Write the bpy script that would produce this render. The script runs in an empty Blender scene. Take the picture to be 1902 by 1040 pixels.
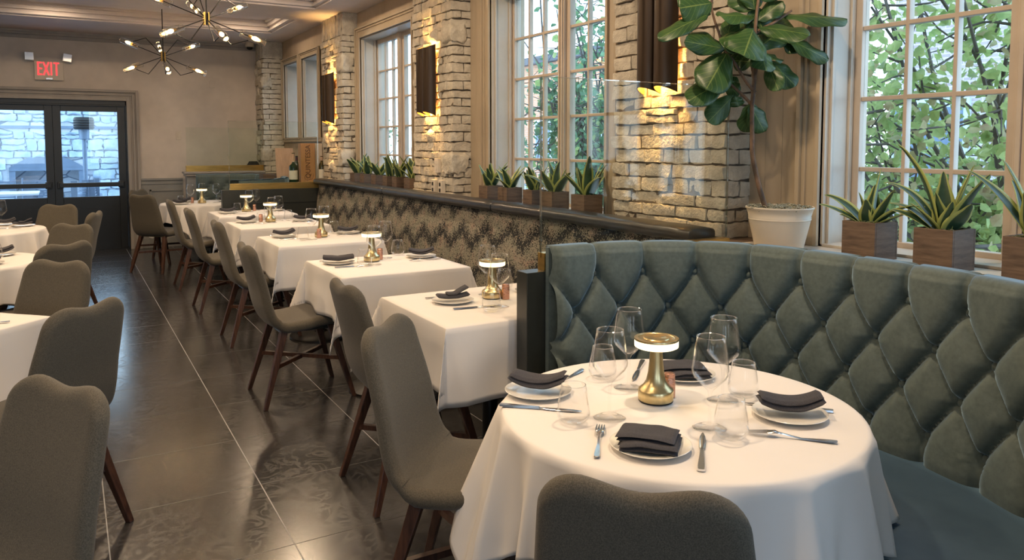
import bpy, bmesh, math, random
from mathutils import Vector, Matrix, noise
PI = math.pi
S = bpy.context.scene
COL = S.collection

# ------------------------------------------------------------------ camera
F, CX, CY, HZ, VX, CAMH = 1419.0, 951.0, 365.0, 270.0, 125.0, 1.45
PITCH = math.atan((CY-HZ)/F)
YAW = math.atan((CX-VX)*math.cos(PITCH)/F)
cd = bpy.data.cameras.new('camera'); cam = bpy.data.objects.new('camera', cd); COL.objects.link(cam)
cam.location = (0, 0, CAMH); cam.rotation_euler = (PI/2-PITCH, 0, -YAW)
cd.sensor_width = 36.0; cd.lens = 36.0*F/1902.0
cd.shift_x = 0; cd.shift_y = -(520.0-CY)/1902.0
cd.clip_start = 0.05; cd.clip_end = 200
S.camera = cam

# ------------------------------------------------------------------ world, exposure
w = bpy.data.worlds.new('sky'); S.world = w; w.use_nodes = True
nt = w.node_tree; nt.nodes.clear()
wo = nt.nodes.new('ShaderNodeOutputWorld'); bg = nt.nodes.new('ShaderNodeBackground')
tc = nt.nodes.new('ShaderNodeTexCoord'); sx = nt.nodes.new('ShaderNodeSeparateXYZ'); cr = nt.nodes.new('ShaderNodeValToRGB')
nt.links.new(tc.outputs['Generated'], sx.inputs[0]); nt.links.new(sx.outputs['Z'], cr.inputs[0]); nt.links.new(cr.outputs[0], bg.inputs[0])
cr.color_ramp.elements[0].position = 0.0; cr.color_ramp.elements[0].color = (0.66, 0.84, 1.0, 1)
cr.color_ramp.elements[1].position = 0.7; cr.color_ramp.elements[1].color = (0.44, 0.66, 1.0, 1)
bg.inputs[1].default_value = 3.5
nt.links.new(bg.outputs[0], wo.inputs[0])
S.view_settings.view_transform = 'Standard'; S.view_settings.look = 'None'
S.view_settings.gamma = 1.0; S.view_settings.use_curve_mapping = False
S.view_settings.exposure = 0.5
try:
    S.cycles.max_bounces = 10; S.cycles.transparent_max_bounces = 24; S.cycles.transmission_bounces = 8
    S.cycles.glossy_bounces = 4; S.cycles.diffuse_bounces = 4
    S.cycles.caustics_reflective = False; S.cycles.caustics_refractive = False
    S.cycles.sample_clamp_indirect = 6.0; S.cycles.use_denoising = True
except Exception:
    pass

def area(name, loc, rot, sx_, sy_, power, color, spread=None):
    l = bpy.data.lights.new(name, 'AREA'); l.shape = 'RECTANGLE'; l.size = sx_; l.size_y = sy_; l.energy = power; l.color = color
    if spread: l.spread = spread
    o = bpy.data.objects.new(name, l); COL.objects.link(o); o.location = loc; o.rotation_euler = rot; return o
def portal(name, loc, rot, a, b):
    o = area(name, loc, rot, a, b, 1, (1, 1, 1)); o.data.cycles.is_portal = True; return o
def point(name, loc, power, color, r=0.02, parent=None):
    l = bpy.data.lights.new(name, 'POINT'); l.energy = power; l.color = color; l.shadow_soft_size = r
    o = bpy.data.objects.new(name, l); COL.objects.link(o); o.location = loc
    if parent: o.parent = parent
    return o
# daylight comes through these openings (sampling guides only, they give no light of their own)
for y0, y1 in ((0.75, 2.25), (3.81, 5.31), (6.87, 8.37), (-2.2, -0.7)):
    portal('window_portal', (3.2, (y0+y1)/2, 1.83), (0, PI/2, 0), 1.7, y1-y0)
portal('door_portal', (-0.16, 12.05, 1.3), (-PI/2, 0, 0), 1.7, 1.3)
DOWN_W = 19.0
WARM = (1.0, 0.74, 0.48)

# ------------------------------------------------------------------ helpers
def ray(px, py):
    q = Vector(((px-CX)/F, (CY-py)/F, -1.0)); return cam.rotation_euler.to_matrix() @ q
def at(px, py, ax, v):
    d = ray(px, py); c = Vector((0, 0, CAMH)); i = 'xyz'.index(ax); return c + d*((v-c[i])/d[i])

MATS = {}
def nodes(m):
    m.use_nodes = True; n = m.node_tree; return n, n.nodes.get('Principled BSDF')
def setp(b, **k):
    for a, v in k.items():
        a = a.replace('_', ' ')
        if a in b.inputs: b.inputs[a].default_value = v
def rgb(c): return (c[0], c[1], c[2], 1)
def mix_rgb(n, fac, a, b, typ='MIX'):
    x = n.nodes.new('ShaderNodeMix'); x.data_type = 'RGBA'; x.blend_type = typ
    for i, v in ((0, fac), (6, a), (7, b)):
        if hasattr(v, 'links') or hasattr(v, 'is_output'): n.links.new(v, x.inputs[i])
        elif i == 0: x.inputs[0].default_value = v
        else: x.inputs[i].default_value = rgb(v)
    return x.outputs[2]
def tex_noise(n, scale, detail=3, rough=0.5, vec=None, dist=0):
    t = n.nodes.new('ShaderNodeTexNoise'); t.inputs['Scale'].default_value = scale; t.inputs['Detail'].default_value = detail
    t.inputs['Roughness'].default_value = rough; t.inputs['Distortion'].default_value = dist
    if vec is not None: n.links.new(vec, t.inputs['Vector'])
    return t
def coords(n, kind='Object', scale=(1, 1, 1), rot=(0, 0, 0)):
    c = n.nodes.new('ShaderNodeTexCoord'); mp = n.nodes.new('ShaderNodeMapping'); n.links.new(c.outputs[kind], mp.inputs[0])
    mp.inputs['Scale'].default_value = scale; mp.inputs['Rotation'].default_value = rot; return mp.outputs[0]
def ramp(n, src, stops, interp='LINEAR'):
    r = n.nodes.new('ShaderNodeValToRGB'); r.color_ramp.interpolation = interp; e = r.color_ramp.elements
    while len(e) < len(stops): e.new(0.5)
    for i, (p, c) in enumerate(stops): e[i].position = p; e[i].color = rgb(c) if len(c) == 3 else c
    n.links.new(src, r.inputs[0]); return r.outputs[0]
def bump(n, b, h, strength=0.3, dist=0.01):
    u = n.nodes.new('ShaderNodeBump'); u.inputs['Strength'].default_value = strength; u.inputs['Distance'].default_value = dist
    n.links.new(h, u.inputs['Height']); n.links.new(u.outputs[0], b.inputs['Normal']); return u
def math_n(n, op, a, b=None, c=None):
    m = n.nodes.new('ShaderNodeMath'); m.operation = op
    for i, v in enumerate((a, b, c)):
        if v is None: continue
        if isinstance(v, (int, float)): m.inputs[i].default_value = v
        else: n.links.new(v, m.inputs[i])
    return m.outputs[0]

def mat(name, color, rough=0.5, metal=0.0, nscale=0, namt=0.15, bscale=0, bstr=0.2, bdist=0.003, color2=None, stretch=(1, 1, 1), **k):
    if name in MATS: return MATS[name]
    m = bpy.data.materials.new(name); n, b = nodes(m)
    setp(b, Base_Color=rgb(color), Roughness=rough, Metallic=metal, **k)
    v = coords(n, 'Object', stretch)
    if nscale:
        t = tex_noise(n, nscale, 4, 0.6, v)
        c2 = color2 or tuple(c*(1-namt) for c in color); c1 = color if color2 else tuple(min(1, c*(1+namt)) for c in color)
        n.links.new(ramp(n, t.outputs[0], [(0.35, c2), (0.65, c1)]), b.inputs['Base Color'])
    if bscale:
        t = tex_noise(n, bscale, 3, 0.6, v); bump(n, b, t.outputs[0], bstr, bdist)
    MATS[name] = m; return m

M = {}
M['plaster'] = mat('plaster', (0.52, 0.42, 0.31), 0.7, nscale=1.6, color2=(0.40, 0.31, 0.21), bscale=30, bstr=0.15)
M['plaster_back'] = mat('plaster_back', (0.66, 0.58, 0.50), 0.42, nscale=1.3, color2=(0.50, 0.44, 0.38), bscale=9, bstr=0.25, bdist=0.01)
M['ceiling'] = mat('ceiling_paint', (0.70, 0.63, 0.60), 0.55, nscale=2, namt=0.05)
M['trimwood'] = mat('glazed_trim', (0.46, 0.38, 0.28), 0.45, nscale=3, color2=(0.36, 0.29, 0.20), bscale=20, bstr=0.1, stretch=(1, 1, 0.12))
M['graytrim'] = mat('gray_trim', (0.34, 0.31, 0.28), 0.5, nscale=4, namt=0.1, stretch=(1, 1, 0.3))
M['wainscot'] = mat('wainscot_paint', (0.26, 0.26, 0.25), 0.5, nscale=3, namt=0.08)
M['frame'] = mat('window_frame_paint', (0.50, 0.42, 0.34), 0.4, nscale=5, namt=0.06)
M['brick'] = mat('whitewashed_brick', (0.62, 0.57, 0.47), 0.8, nscale=14, color2=(0.46, 0.41, 0.33), bscale=45, bstr=0.8, bdist=0.012)
M['mortar'] = mat('mortar', (0.13, 0.105, 0.08), 0.9, nscale=20, namt=0.3)  # shadow in the joints is put into this dark mortar colour
M['cloth'] = mat('white_linen', (0.80, 0.76, 0.72), 0.8, bscale=5, bstr=0.25, bdist=0.02)
M['fabric'] = mat('chair_fabric', (0.125, 0.106, 0.076), 0.9, nscale=420, color2=(0.052, 0.045, 0.033), bscale=500, bstr=0.4, bdist=0.001)
setp(MATS['chair_fabric'].node_tree.nodes['Principled BSDF'], Sheen_Weight=0.12, Sheen_Roughness=0.5)
M['walnut'] = mat('walnut', (0.085, 0.036, 0.020), 0.4, nscale=14, color2=(0.035, 0.014, 0.009), stretch=(6, 6, 0.5))
M['blackwood'] = mat('black_paint', (0.022, 0.024, 0.020), 0.32, nscale=6, namt=0.1)
M['doorblack'] = mat('door_black', (0.010, 0.012, 0.013), 0.35, nscale=5, namt=0.1)
M['brass'] = mat('brass', (0.62, 0.42, 0.14), 0.28, 1.0, nscale=5, namt=0.15, stretch=(1, 1, 8))
M['lampbrass'] = mat('brushed_lamp_brass', (0.70, 0.56, 0.30), 0.30, 1.0, nscale=60, namt=0.06, stretch=(1, 1, 0.05))
M['copper'] = mat('hammered_copper', (0.66, 0.36, 0.26), 0.25, 1.0, bscale=160, bstr=0.9, bdist=0.004)
M['steel'] = mat('steel', (0.72, 0.72, 0.73), 0.22, 1.0, nscale=10, namt=0.03)
M['porcelain'] = mat('porcelain', (0.80, 0.77, 0.71), 0.15, nscale=3, namt=0.02)
M['napkin'] = mat('charcoal_napkin', (0.048, 0.046, 0.054), 0.85, nscale=300, namt=0.2, bscale=300, bstr=0.2, bdist=0.001)
M['leather'] = mat('black_leather', (0.020, 0.020, 0.021), 0.33, nscale=5, namt=0.2, bscale=120, bstr=0.15, bdist=0.001)
M['bronze'] = mat('dark_bronze', (0.050, 0.032, 0.020), 0.35, 0.6, nscale=6, namt=0.2, stretch=(1, 1, 0.2))
M['gold_in'] = mat('gold_lining', (0.45, 0.27, 0.09), 0.5, 0.3, nscale=6, namt=0.1)
M['boxwood'] = mat('planter_wood', (0.16, 0.105, 0.070), 0.7, nscale=7, color2=(0.075, 0.048, 0.032), stretch=(1, 1, 7), bscale=40, bstr=0.2)
M['moss'] = mat('dry_moss', (0.20, 0.19, 0.12), 0.95, nscale=50, color2=(0.06, 0.08, 0.03))
M['graymoss'] = mat('gray_moss', (0.33, 0.32, 0.24), 0.95, nscale=50, color2=(0.13, 0.13, 0.09))
M['pot'] = mat('cream_pot', (0.62, 0.55, 0.45), 0.4, nscale=4, namt=0.04)
M['bark'] = mat('fig_bark', (0.19, 0.115, 0.07), 0.8, nscale=30, color2=(0.05, 0.035, 0.025), stretch=(1, 1, 0.4), bscale=60, bstr=0.5)
M['treebark'] = mat('tree_bark', (0.10, 0.085, 0.075), 0.9, nscale=10, namt=0.3)
M['iron'] = mat('black_iron', (0.012, 0.011, 0.010), 0.4, 0.3, nscale=5, namt=0.1)
M['plasticw'] = mat('ivory_plastic', (0.62, 0.55, 0.45), 0.4, nscale=3, namt=0.02)
M['dark'] = mat('dark_slot', (0.01, 0.01, 0.01), 0.6, nscale=3, namt=0.02)
M['ledge'] = mat('ledge_wood', (0.16, 0.11, 0.075), 0.4, nscale=6, color2=(0.09, 0.06, 0.04), stretch=(6, 0.5, 1))
M['sill'] = mat('sill_paint', (0.50, 0.45, 0.38), 0.4, nscale=5, namt=0.05)
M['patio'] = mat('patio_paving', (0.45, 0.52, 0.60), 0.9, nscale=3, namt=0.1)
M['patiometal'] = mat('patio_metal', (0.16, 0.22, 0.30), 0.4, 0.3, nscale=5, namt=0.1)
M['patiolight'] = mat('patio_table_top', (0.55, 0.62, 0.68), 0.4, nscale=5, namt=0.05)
M['pine'] = mat('wine_box_wood', (0.46, 0.25, 0.11), 0.5, nscale=5, color2=(0.36, 0.19, 0.08), stretch=(8, 8, 0.6))
M['palewood'] = mat('pale_wood', (0.55, 0.36, 0.25), 0.55, nscale=5, namt=0.1, stretch=(8, 8, 0.6))
M['burn'] = mat('burnt_lettering', (0.08, 0.035, 0.02), 0.8, nscale=5, namt=0.1)
M['bottleg'] = mat('bottle_glass', (0.012, 0.035, 0.018), 0.08, nscale=3, namt=0.1)
M['bottlea'] = mat('amber_bottle_glass', (0.055, 0.045, 0.012), 0.08, nscale=3, namt=0.1)
M['paper'] = mat('paper_label', (0.72, 0.68, 0.58), 0.7, nscale=12, namt=0.05)
M['foil'] = mat('bottle_foil', (0.05, 0.012, 0.015), 0.4, nscale=3, namt=0.1)
M['roofing'] = mat('slate_roof', (0.12, 0.12, 0.13), 0.8, nscale=8, namt=0.2)

def glassy(name, tint=(1, 1, 1), base=0.03, edge=0.75, blend=0.35, rough=0.0):
    m = bpy.data.materials.new(name); m.use_nodes = True; n = m.node_tree; n.nodes.clear()
    o = n.nodes.new('ShaderNodeOutputMaterial'); t = n.nodes.new('ShaderNodeBsdfTransparent'); g = n.nodes.new('ShaderNodeBsdfGlossy')
    t.inputs[0].default_value = rgb(tint); g.inputs['Roughness'].default_value = rough; g.inputs[0].default_value = (1, 1, 1, 1)
    lw = n.nodes.new('ShaderNodeLayerWeight'); lw.inputs[0].default_value = blend
    mr = n.nodes.new('ShaderNodeMapRange'); mr.inputs[3].default_value = base; mr.inputs[4].default_value = edge
    pw = n.nodes.new('ShaderNodeMath'); pw.operation = 'POWER'; pw.inputs[1].default_value = 3.6; n.links.new(lw.outputs['Facing'], pw.inputs[0]); n.links.new(pw.outputs[0], mr.inputs[0])
    x = n.nodes.new('ShaderNodeMixShader'); n.links.new(mr.outputs[0], x.inputs[0]); n.links.new(t.outputs[0], x.inputs[1]); n.links.new(g.outputs[0], x.inputs[2])
    n.links.new(x.outputs[0], o.inputs[0]); return m
M['wineglass'] = glassy('clear_glassware', (0.99, 0.99, 0.99), 0.012, 0.8, 0.5)
M['glassrim'] = glassy('glass_edge', (0.85, 0.9, 0.9), 0.45, 0.95, 0.5)
M['pane'] = glassy('window_pane_glass', (0.96, 0.99, 0.98), 0.03, 0.6, 0.5)
M['screen'] = glassy('screen_glass', (0.96, 0.985, 0.97), 0.016, 0.5, 0.5)
M['tube'] = glassy('lamp_tube_glass', (0.98, 0.97, 0.95), 0.10, 0.9, 0.5)

def emit(name, color, strength, base=(0.8, 0.8, 0.8)):
    m = bpy.data.materials.new(name); n, b = nodes(m)
    setp(b, Base_Color=rgb(base), Emission_Color=rgb(color), Emission_Strength=strength, Roughness=0.4); return m
M['lampglow'] = emit('lamp_diffuser', (1.0, 0.80, 0.42), 1.5)
M['bulb'] = emit('filament_bulb', (1.0, 0.62, 0.25), 14.0)
M['exitred'] = emit('exit_letters', (1.0, 0.05, 0.06), 1.1, (0.6, 0.02, 0.02))
M['downlight'] = emit('downlight_lens', (1.0, 0.85, 0.65), 3.0)

def velvet():
    m = bpy.data.materials.new('teal_velvet'); n, b = nodes(m)
    v = coords(n); t = tex_noise(n, 5, 4, 0.6, v); t2 = tex_noise(n, 60, 2, 0.6, v)
    c = ramp(n, t.outputs[0], [(0.3, (0.072, 0.098, 0.092)), (0.7, (0.105, 0.135, 0.125))])
    c = mix_rgb(n, 0.25, c, ramp(n, t2.outputs[0], [(0.3, (0.04, 0.055, 0.05)), (0.7, (0.14, 0.18, 0.17))]))
    n.links.new(c, b.inputs['Base Color'])
    setp(b, Roughness=0.75, Sheen_Weight=0.9, Sheen_Roughness=0.35, Sheen_Tint=(0.50, 0.75, 1.0, 1)); return m  # blue tint puts the cool daylight on the booth top into the sheen
M['velvet'] = velvet()
def velvet_seat():
    m = bpy.data.materials.new('blue_velvet_seat'); n, b = nodes(m)
    v = coords(n); t = tex_noise(n, 4, 5, 0.65, v)
    n.links.new(ramp(n, t.outputs[0], [(0.3, (0.022, 0.048, 0.080)), (0.7, (0.048, 0.088, 0.130))]), b.inputs['Base Color'])
    setp(b, Roughness=0.6, Sheen_Weight=0.5, Sheen_Roughness=0.4, Sheen_Tint=(0.4, 0.7, 1, 1)); return m
M['seatvelvet'] = velvet_seat()

def jacquard():
    m = bpy.data.materials.new('stippled_jacquard'); n, b = nodes(m)
    v = coords(n); sp = n.nodes.new('ShaderNodeSeparateXYZ'); n.links.new(v, sp.inputs[0])
    y, z = sp.outputs['Y'], sp.outputs['Z']
    tri = math_n(n, 'PINGPONG', y, 0.175)
    tri2 = math_n(n, 'PINGPONG', math_n(n, 'ADD', y, .02), 0.035)
    sl = math_n(n, 'MULTIPLY', y, 0.10)
    ph = math_n(n, 'ADD', math_n(n, 'SUBTRACT', z, math_n(n, 'ADD', math_n(n, 'MULTIPLY', tri, .62), math_n(n, 'MULTIPLY', tri2, .9))), sl)
    big = tex_noise(n, 4, 2, 0.5, v); ph = math_n(n, 'ADD', ph, math_n(n, 'MULTIPLY', big.outputs[0], 0.10))
    saw = math_n(n, 'FRACT', math_n(n, 'DIVIDE', ph, 0.25))
    g = ramp(n, saw, [(0.0, (0.90,)*3), (0.16, (0.70,)*3), (0.40, (0.22,)*3), (0.70, (0.20,)*3), (0.92, (0.62,)*3), (1.0, (0.90,)*3)])
    fn = n.nodes.new('ShaderNodeTexVoronoi'); fn.inputs['Scale'].default_value = 170; n.links.new(v, fn.inputs['Vector'])
    wn = tex_noise(n, 210, 1, 0.5, v)
    hs = n.nodes.new('ShaderNodeSeparateColor'); n.links.new(fn.outputs['Color'], hs.inputs[0])
    th = math_n(n, 'ADD', math_n(n, 'MULTIPLY', hs.outputs[0], 0.85), math_n(n, 'MULTIPLY', wn.outputs[0], 0.15))
    f = math_n(n, 'GREATER_THAN', th, g)
    tn = tex_noise(n, 12, 3, 0.6, v)
    tan = ramp(n, tn.outputs[0], [(0.35, (0.21, 0.205, 0.155)), (0.55, (0.27, 0.24, 0.185)), (0.72, (0.31, 0.22, 0.17))])
    n.links.new(mix_rgb(n, f, (0.012, 0.013, 0.014), tan), b.inputs['Base Color'])
    setp(b, Roughness=0.85); bump(n, b, wn.outputs[0], 0.3, 0.001); return m
M['jacquard'] = jacquard()

def floor_mat():
    m = bpy.data.materials.new('dark_slate_tile'); n, b = nodes(m)
    v = coords(n); sp = n.nodes.new('ShaderNodeSeparateXYZ'); n.links.new(v, sp.inputs[0])
    def line(c, off, per, wd):
        u = math_n(n, 'FRACT', math_n(n, 'ADD', math_n(n, 'DIVIDE', math_n(n, 'SUBTRACT', c, off), per), 100.5))
        d = math_n(n, 'ABSOLUTE', math_n(n, 'SUBTRACT', u, 0.5))
        return math_n(n, 'LESS_THAN', d, wd/per)
    gx = line(sp.outputs['X'], 0.082, 0.5867, 0.0022); gy = line(sp.outputs['Y'], 3.297, 0.57, 0.0022)
    gr = math_n(n, 'MAXIMUM', gx, gy)
    a = tex_noise(n, 2.2, 6, 0.65, v, 0.4); o = tex_noise(n, 7.5, 2, 0.5, v, 2.6)
    orn = ramp(n, o.outputs[0], [(0.44, (0,)*3), (0.48, (1,)*3), (0.53, (1,)*3), (0.57, (0,)*3)])
    base = ramp(n, a.outputs[0], [(0.3, (0.018, 0.018, 0.019)), (0.7, (0.036, 0.033, 0.031))])
    base = mix_rgb(n, math_n(n, 'MULTIPLY', orn, 0.30), base, (0.055, 0.052, 0.048))
    base = mix_rgb(n, gx, base, (0.30, 0.30, 0.30)); base = mix_rgb(n, gy, base, (0.02, 0.018, 0.016))  # gloss on the lengthwise grout is put into its paler colour
    n.links.new(base, b.inputs['Base Color'])
    r = ramp(n, orn, [(0, (0.19,)*3), (1, (0.25,)*3)])
    n.links.new(math_n(n, 'ADD', r, math_n(n, 'MULTIPLY', gr, 0.3)), b.inputs['Roughness'])
    setp(b, IOR=1.95)
    h = math_n(n, 'ADD', math_n(n, 'MULTIPLY', orn, 0.25), math_n(n, 'MULTIPLY', gr, -1.0)); bump(n, b, h, 0.04, 0.001); return m
M['floor'] = floor_mat()

def leaf_mat(name, c1, c2, edge=None, veins=False, trans=0.3):
    m = bpy.data.materials.new(name); m.use_nodes = True; n = m.node_tree; b = n.nodes['Principled BSDF']; out = n.nodes['Material Output']
    uv = n.nodes.new('ShaderNodeUVMap'); sp = n.nodes.new('ShaderNodeSeparateXYZ'); n.links.new(uv.outputs[0], sp.inputs[0])
    t = tex_noise(n, 9, 3, 0.6, coords(n)); c = ramp(n, t.outputs[0], [(0.3, c1), (0.7, c2)])
    d = math_n(n, 'ABSOLUTE', math_n(n, 'SUBTRACT', sp.outputs['X'], 0.5))
    if edge:
        f = ramp(n, math_n(n, 'ADD', d, math_n(n, 'MULTIPLY', t.outputs[0], 0.06)), [(0.34, (0,)*3), (0.38, (1,)*3)])
        c = mix_rgb(n, f, c, edge)
    if veins:
        mid = math_n(n, 'LESS_THAN', d, 0.018)
        s = math_n(n, 'FRACT', math_n(n, 'MULTIPLY', math_n(n, 'SUBTRACT', sp.outputs['Y'], math_n(n, 'MULTIPLY', d, 0.7)), 7.0))
        sv = math_n(n, 'LESS_THAN', math_n(n, 'ABSOLUTE', math_n(n, 'SUBTRACT', s, 0.5)), 0.045)
        c = mix_rgb(n, math_n(n, 'MULTIPLY', math_n(n, 'MAXIMUM', mid, math_n(n, 'MULTIPLY', sv, 0.6)), 0.7), c, (0.22, 0.30, 0.08))
    n.links.new(c, b.inputs['Base Color']); setp(b, Roughness=0.38)
    if trans:
        tr = n.nodes.new('ShaderNodeBsdfTranslucent'); n.links.new(c, tr.inputs[0]); x = n.nodes.new('ShaderNodeMixShader'); x.inputs[0].default_value = trans
        n.links.new(b.outputs[0], x.inputs[1]); n.links.new(tr.outputs[0], x.inputs[2]); n.links.new(x.outputs[0], out.inputs[0])
    return m
M['snake'] = leaf_mat('snake_plant_leaf', (0.020, 0.055, 0.030), (0.065, 0.13, 0.07), (0.42, 0.47, 0.14), trans=0.2)
M['fig'] = leaf_mat('fig_leaf', (0.022, 0.065, 0.018), (0.055, 0.13, 0.035), None, True, 0.25)
M['treeleaf'] = leaf_mat('tree_leaf', (0.22, 0.33, 0.10), (0.54, 0.60, 0.24), None, False, 0.5)
M['treeleaf2'] = leaf_mat('autumn_leaf', (0.36, 0.24, 0.14), (0.60, 0.58, 0.30), None, False, 0.5)
M['shrubleaf'] = leaf_mat('shrub_leaf', (0.08, 0.18, 0.10), (0.20, 0.34, 0.16), None, False, 0.4)

def stone_mat(name, ca, cb, mortar, scale, stretch):
    m = bpy.data.materials.new(name); n, b = nodes(m)
    v = coords(n, 'Object', stretch)
    vo = n.nodes.new('ShaderNodeTexVoronoi'); vo.feature = 'DISTANCE_TO_EDGE'; vo.inputs['Scale'].default_value = scale; n.links.new(v, vo.inputs['Vector'])
    vc = n.nodes.new('ShaderNodeTexVoronoi'); vc.inputs['Scale'].default_value = scale; n.links.new(v, vc.inputs['Vector'])
    hs = n.nodes.new('ShaderNodeSeparateColor'); n.links.new(vc.outputs['Color'], hs.inputs[0])
    t = tex_noise(n, 12, 4, 0.6, v)
    c = ramp(n, math_n(n, 'ADD', math_n(n, 'MULTIPLY', hs.outputs[0], 0.6), math_n(n, 'MULTIPLY', t.outputs[0], 0.4)), [(0.2, ca), (0.8, cb)])
    e = ramp(n, vo.outputs['Distance'], [(0.02, (1,)*3), (0.05, (0,)*3)])
    n.links.new(mix_rgb(n, e, c, mortar), b.inputs['Base Color']); setp(b, Roughness=0.9)
    bump(n, b, vo.outputs['Distance'], 0.6, 0.05); return m
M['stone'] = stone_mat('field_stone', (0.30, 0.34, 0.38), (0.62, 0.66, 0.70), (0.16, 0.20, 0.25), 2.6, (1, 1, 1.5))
def brickwall(name, c1, c2, mortar, scale, wd=0.22, ht=0.07):
    m = bpy.data.materials.new(name); n, b = nodes(m)
    c = n.nodes.new('ShaderNodeTexCoord'); sp = n.nodes.new('ShaderNodeSeparateXYZ'); n.links.new(c.outputs['Object'], sp.inputs[0])
    cb = n.nodes.new('ShaderNodeCombineXYZ'); n.links.new(math_n(n, 'ADD', sp.outputs['X'], sp.outputs['Y']), cb.inputs[0]); n.links.new(sp.outputs['Z'], cb.inputs[1])
    t = n.nodes.new('ShaderNodeTexBrick'); n.links.new(cb.outputs[0], t.inputs['Vector']); t.inputs['Scale'].default_value = scale
    t.inputs['Color1'].default_value = rgb(c1); t.inputs['Color2'].default_value = rgb(c2); t.inputs['Mortar'].default_value = rgb(mortar)
    t.inputs['Brick Width'].default_value = wd; t.inputs['Row Height'].default_value = ht; t.inputs['Mortar Size'].default_value = 0.008
    n.links.new(t.outputs[0], b.inputs['Base Color']); setp(b, Roughness=0.9); return m
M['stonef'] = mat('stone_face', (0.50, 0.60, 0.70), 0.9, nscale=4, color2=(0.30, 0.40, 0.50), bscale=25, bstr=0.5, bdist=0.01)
M['redbrick'] = brickwall('pale_town_brick', (0.50, 0.42, 0.40), (0.38, 0.30, 0.29), (0.62, 0.60, 0.58), 1.0)
M['orangebrick'] = brickwall('orange_town_brick', (0.72, 0.34, 0.18), (0.60, 0.28, 0.15), (0.55, 0.45, 0.38), 1.0)

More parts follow.
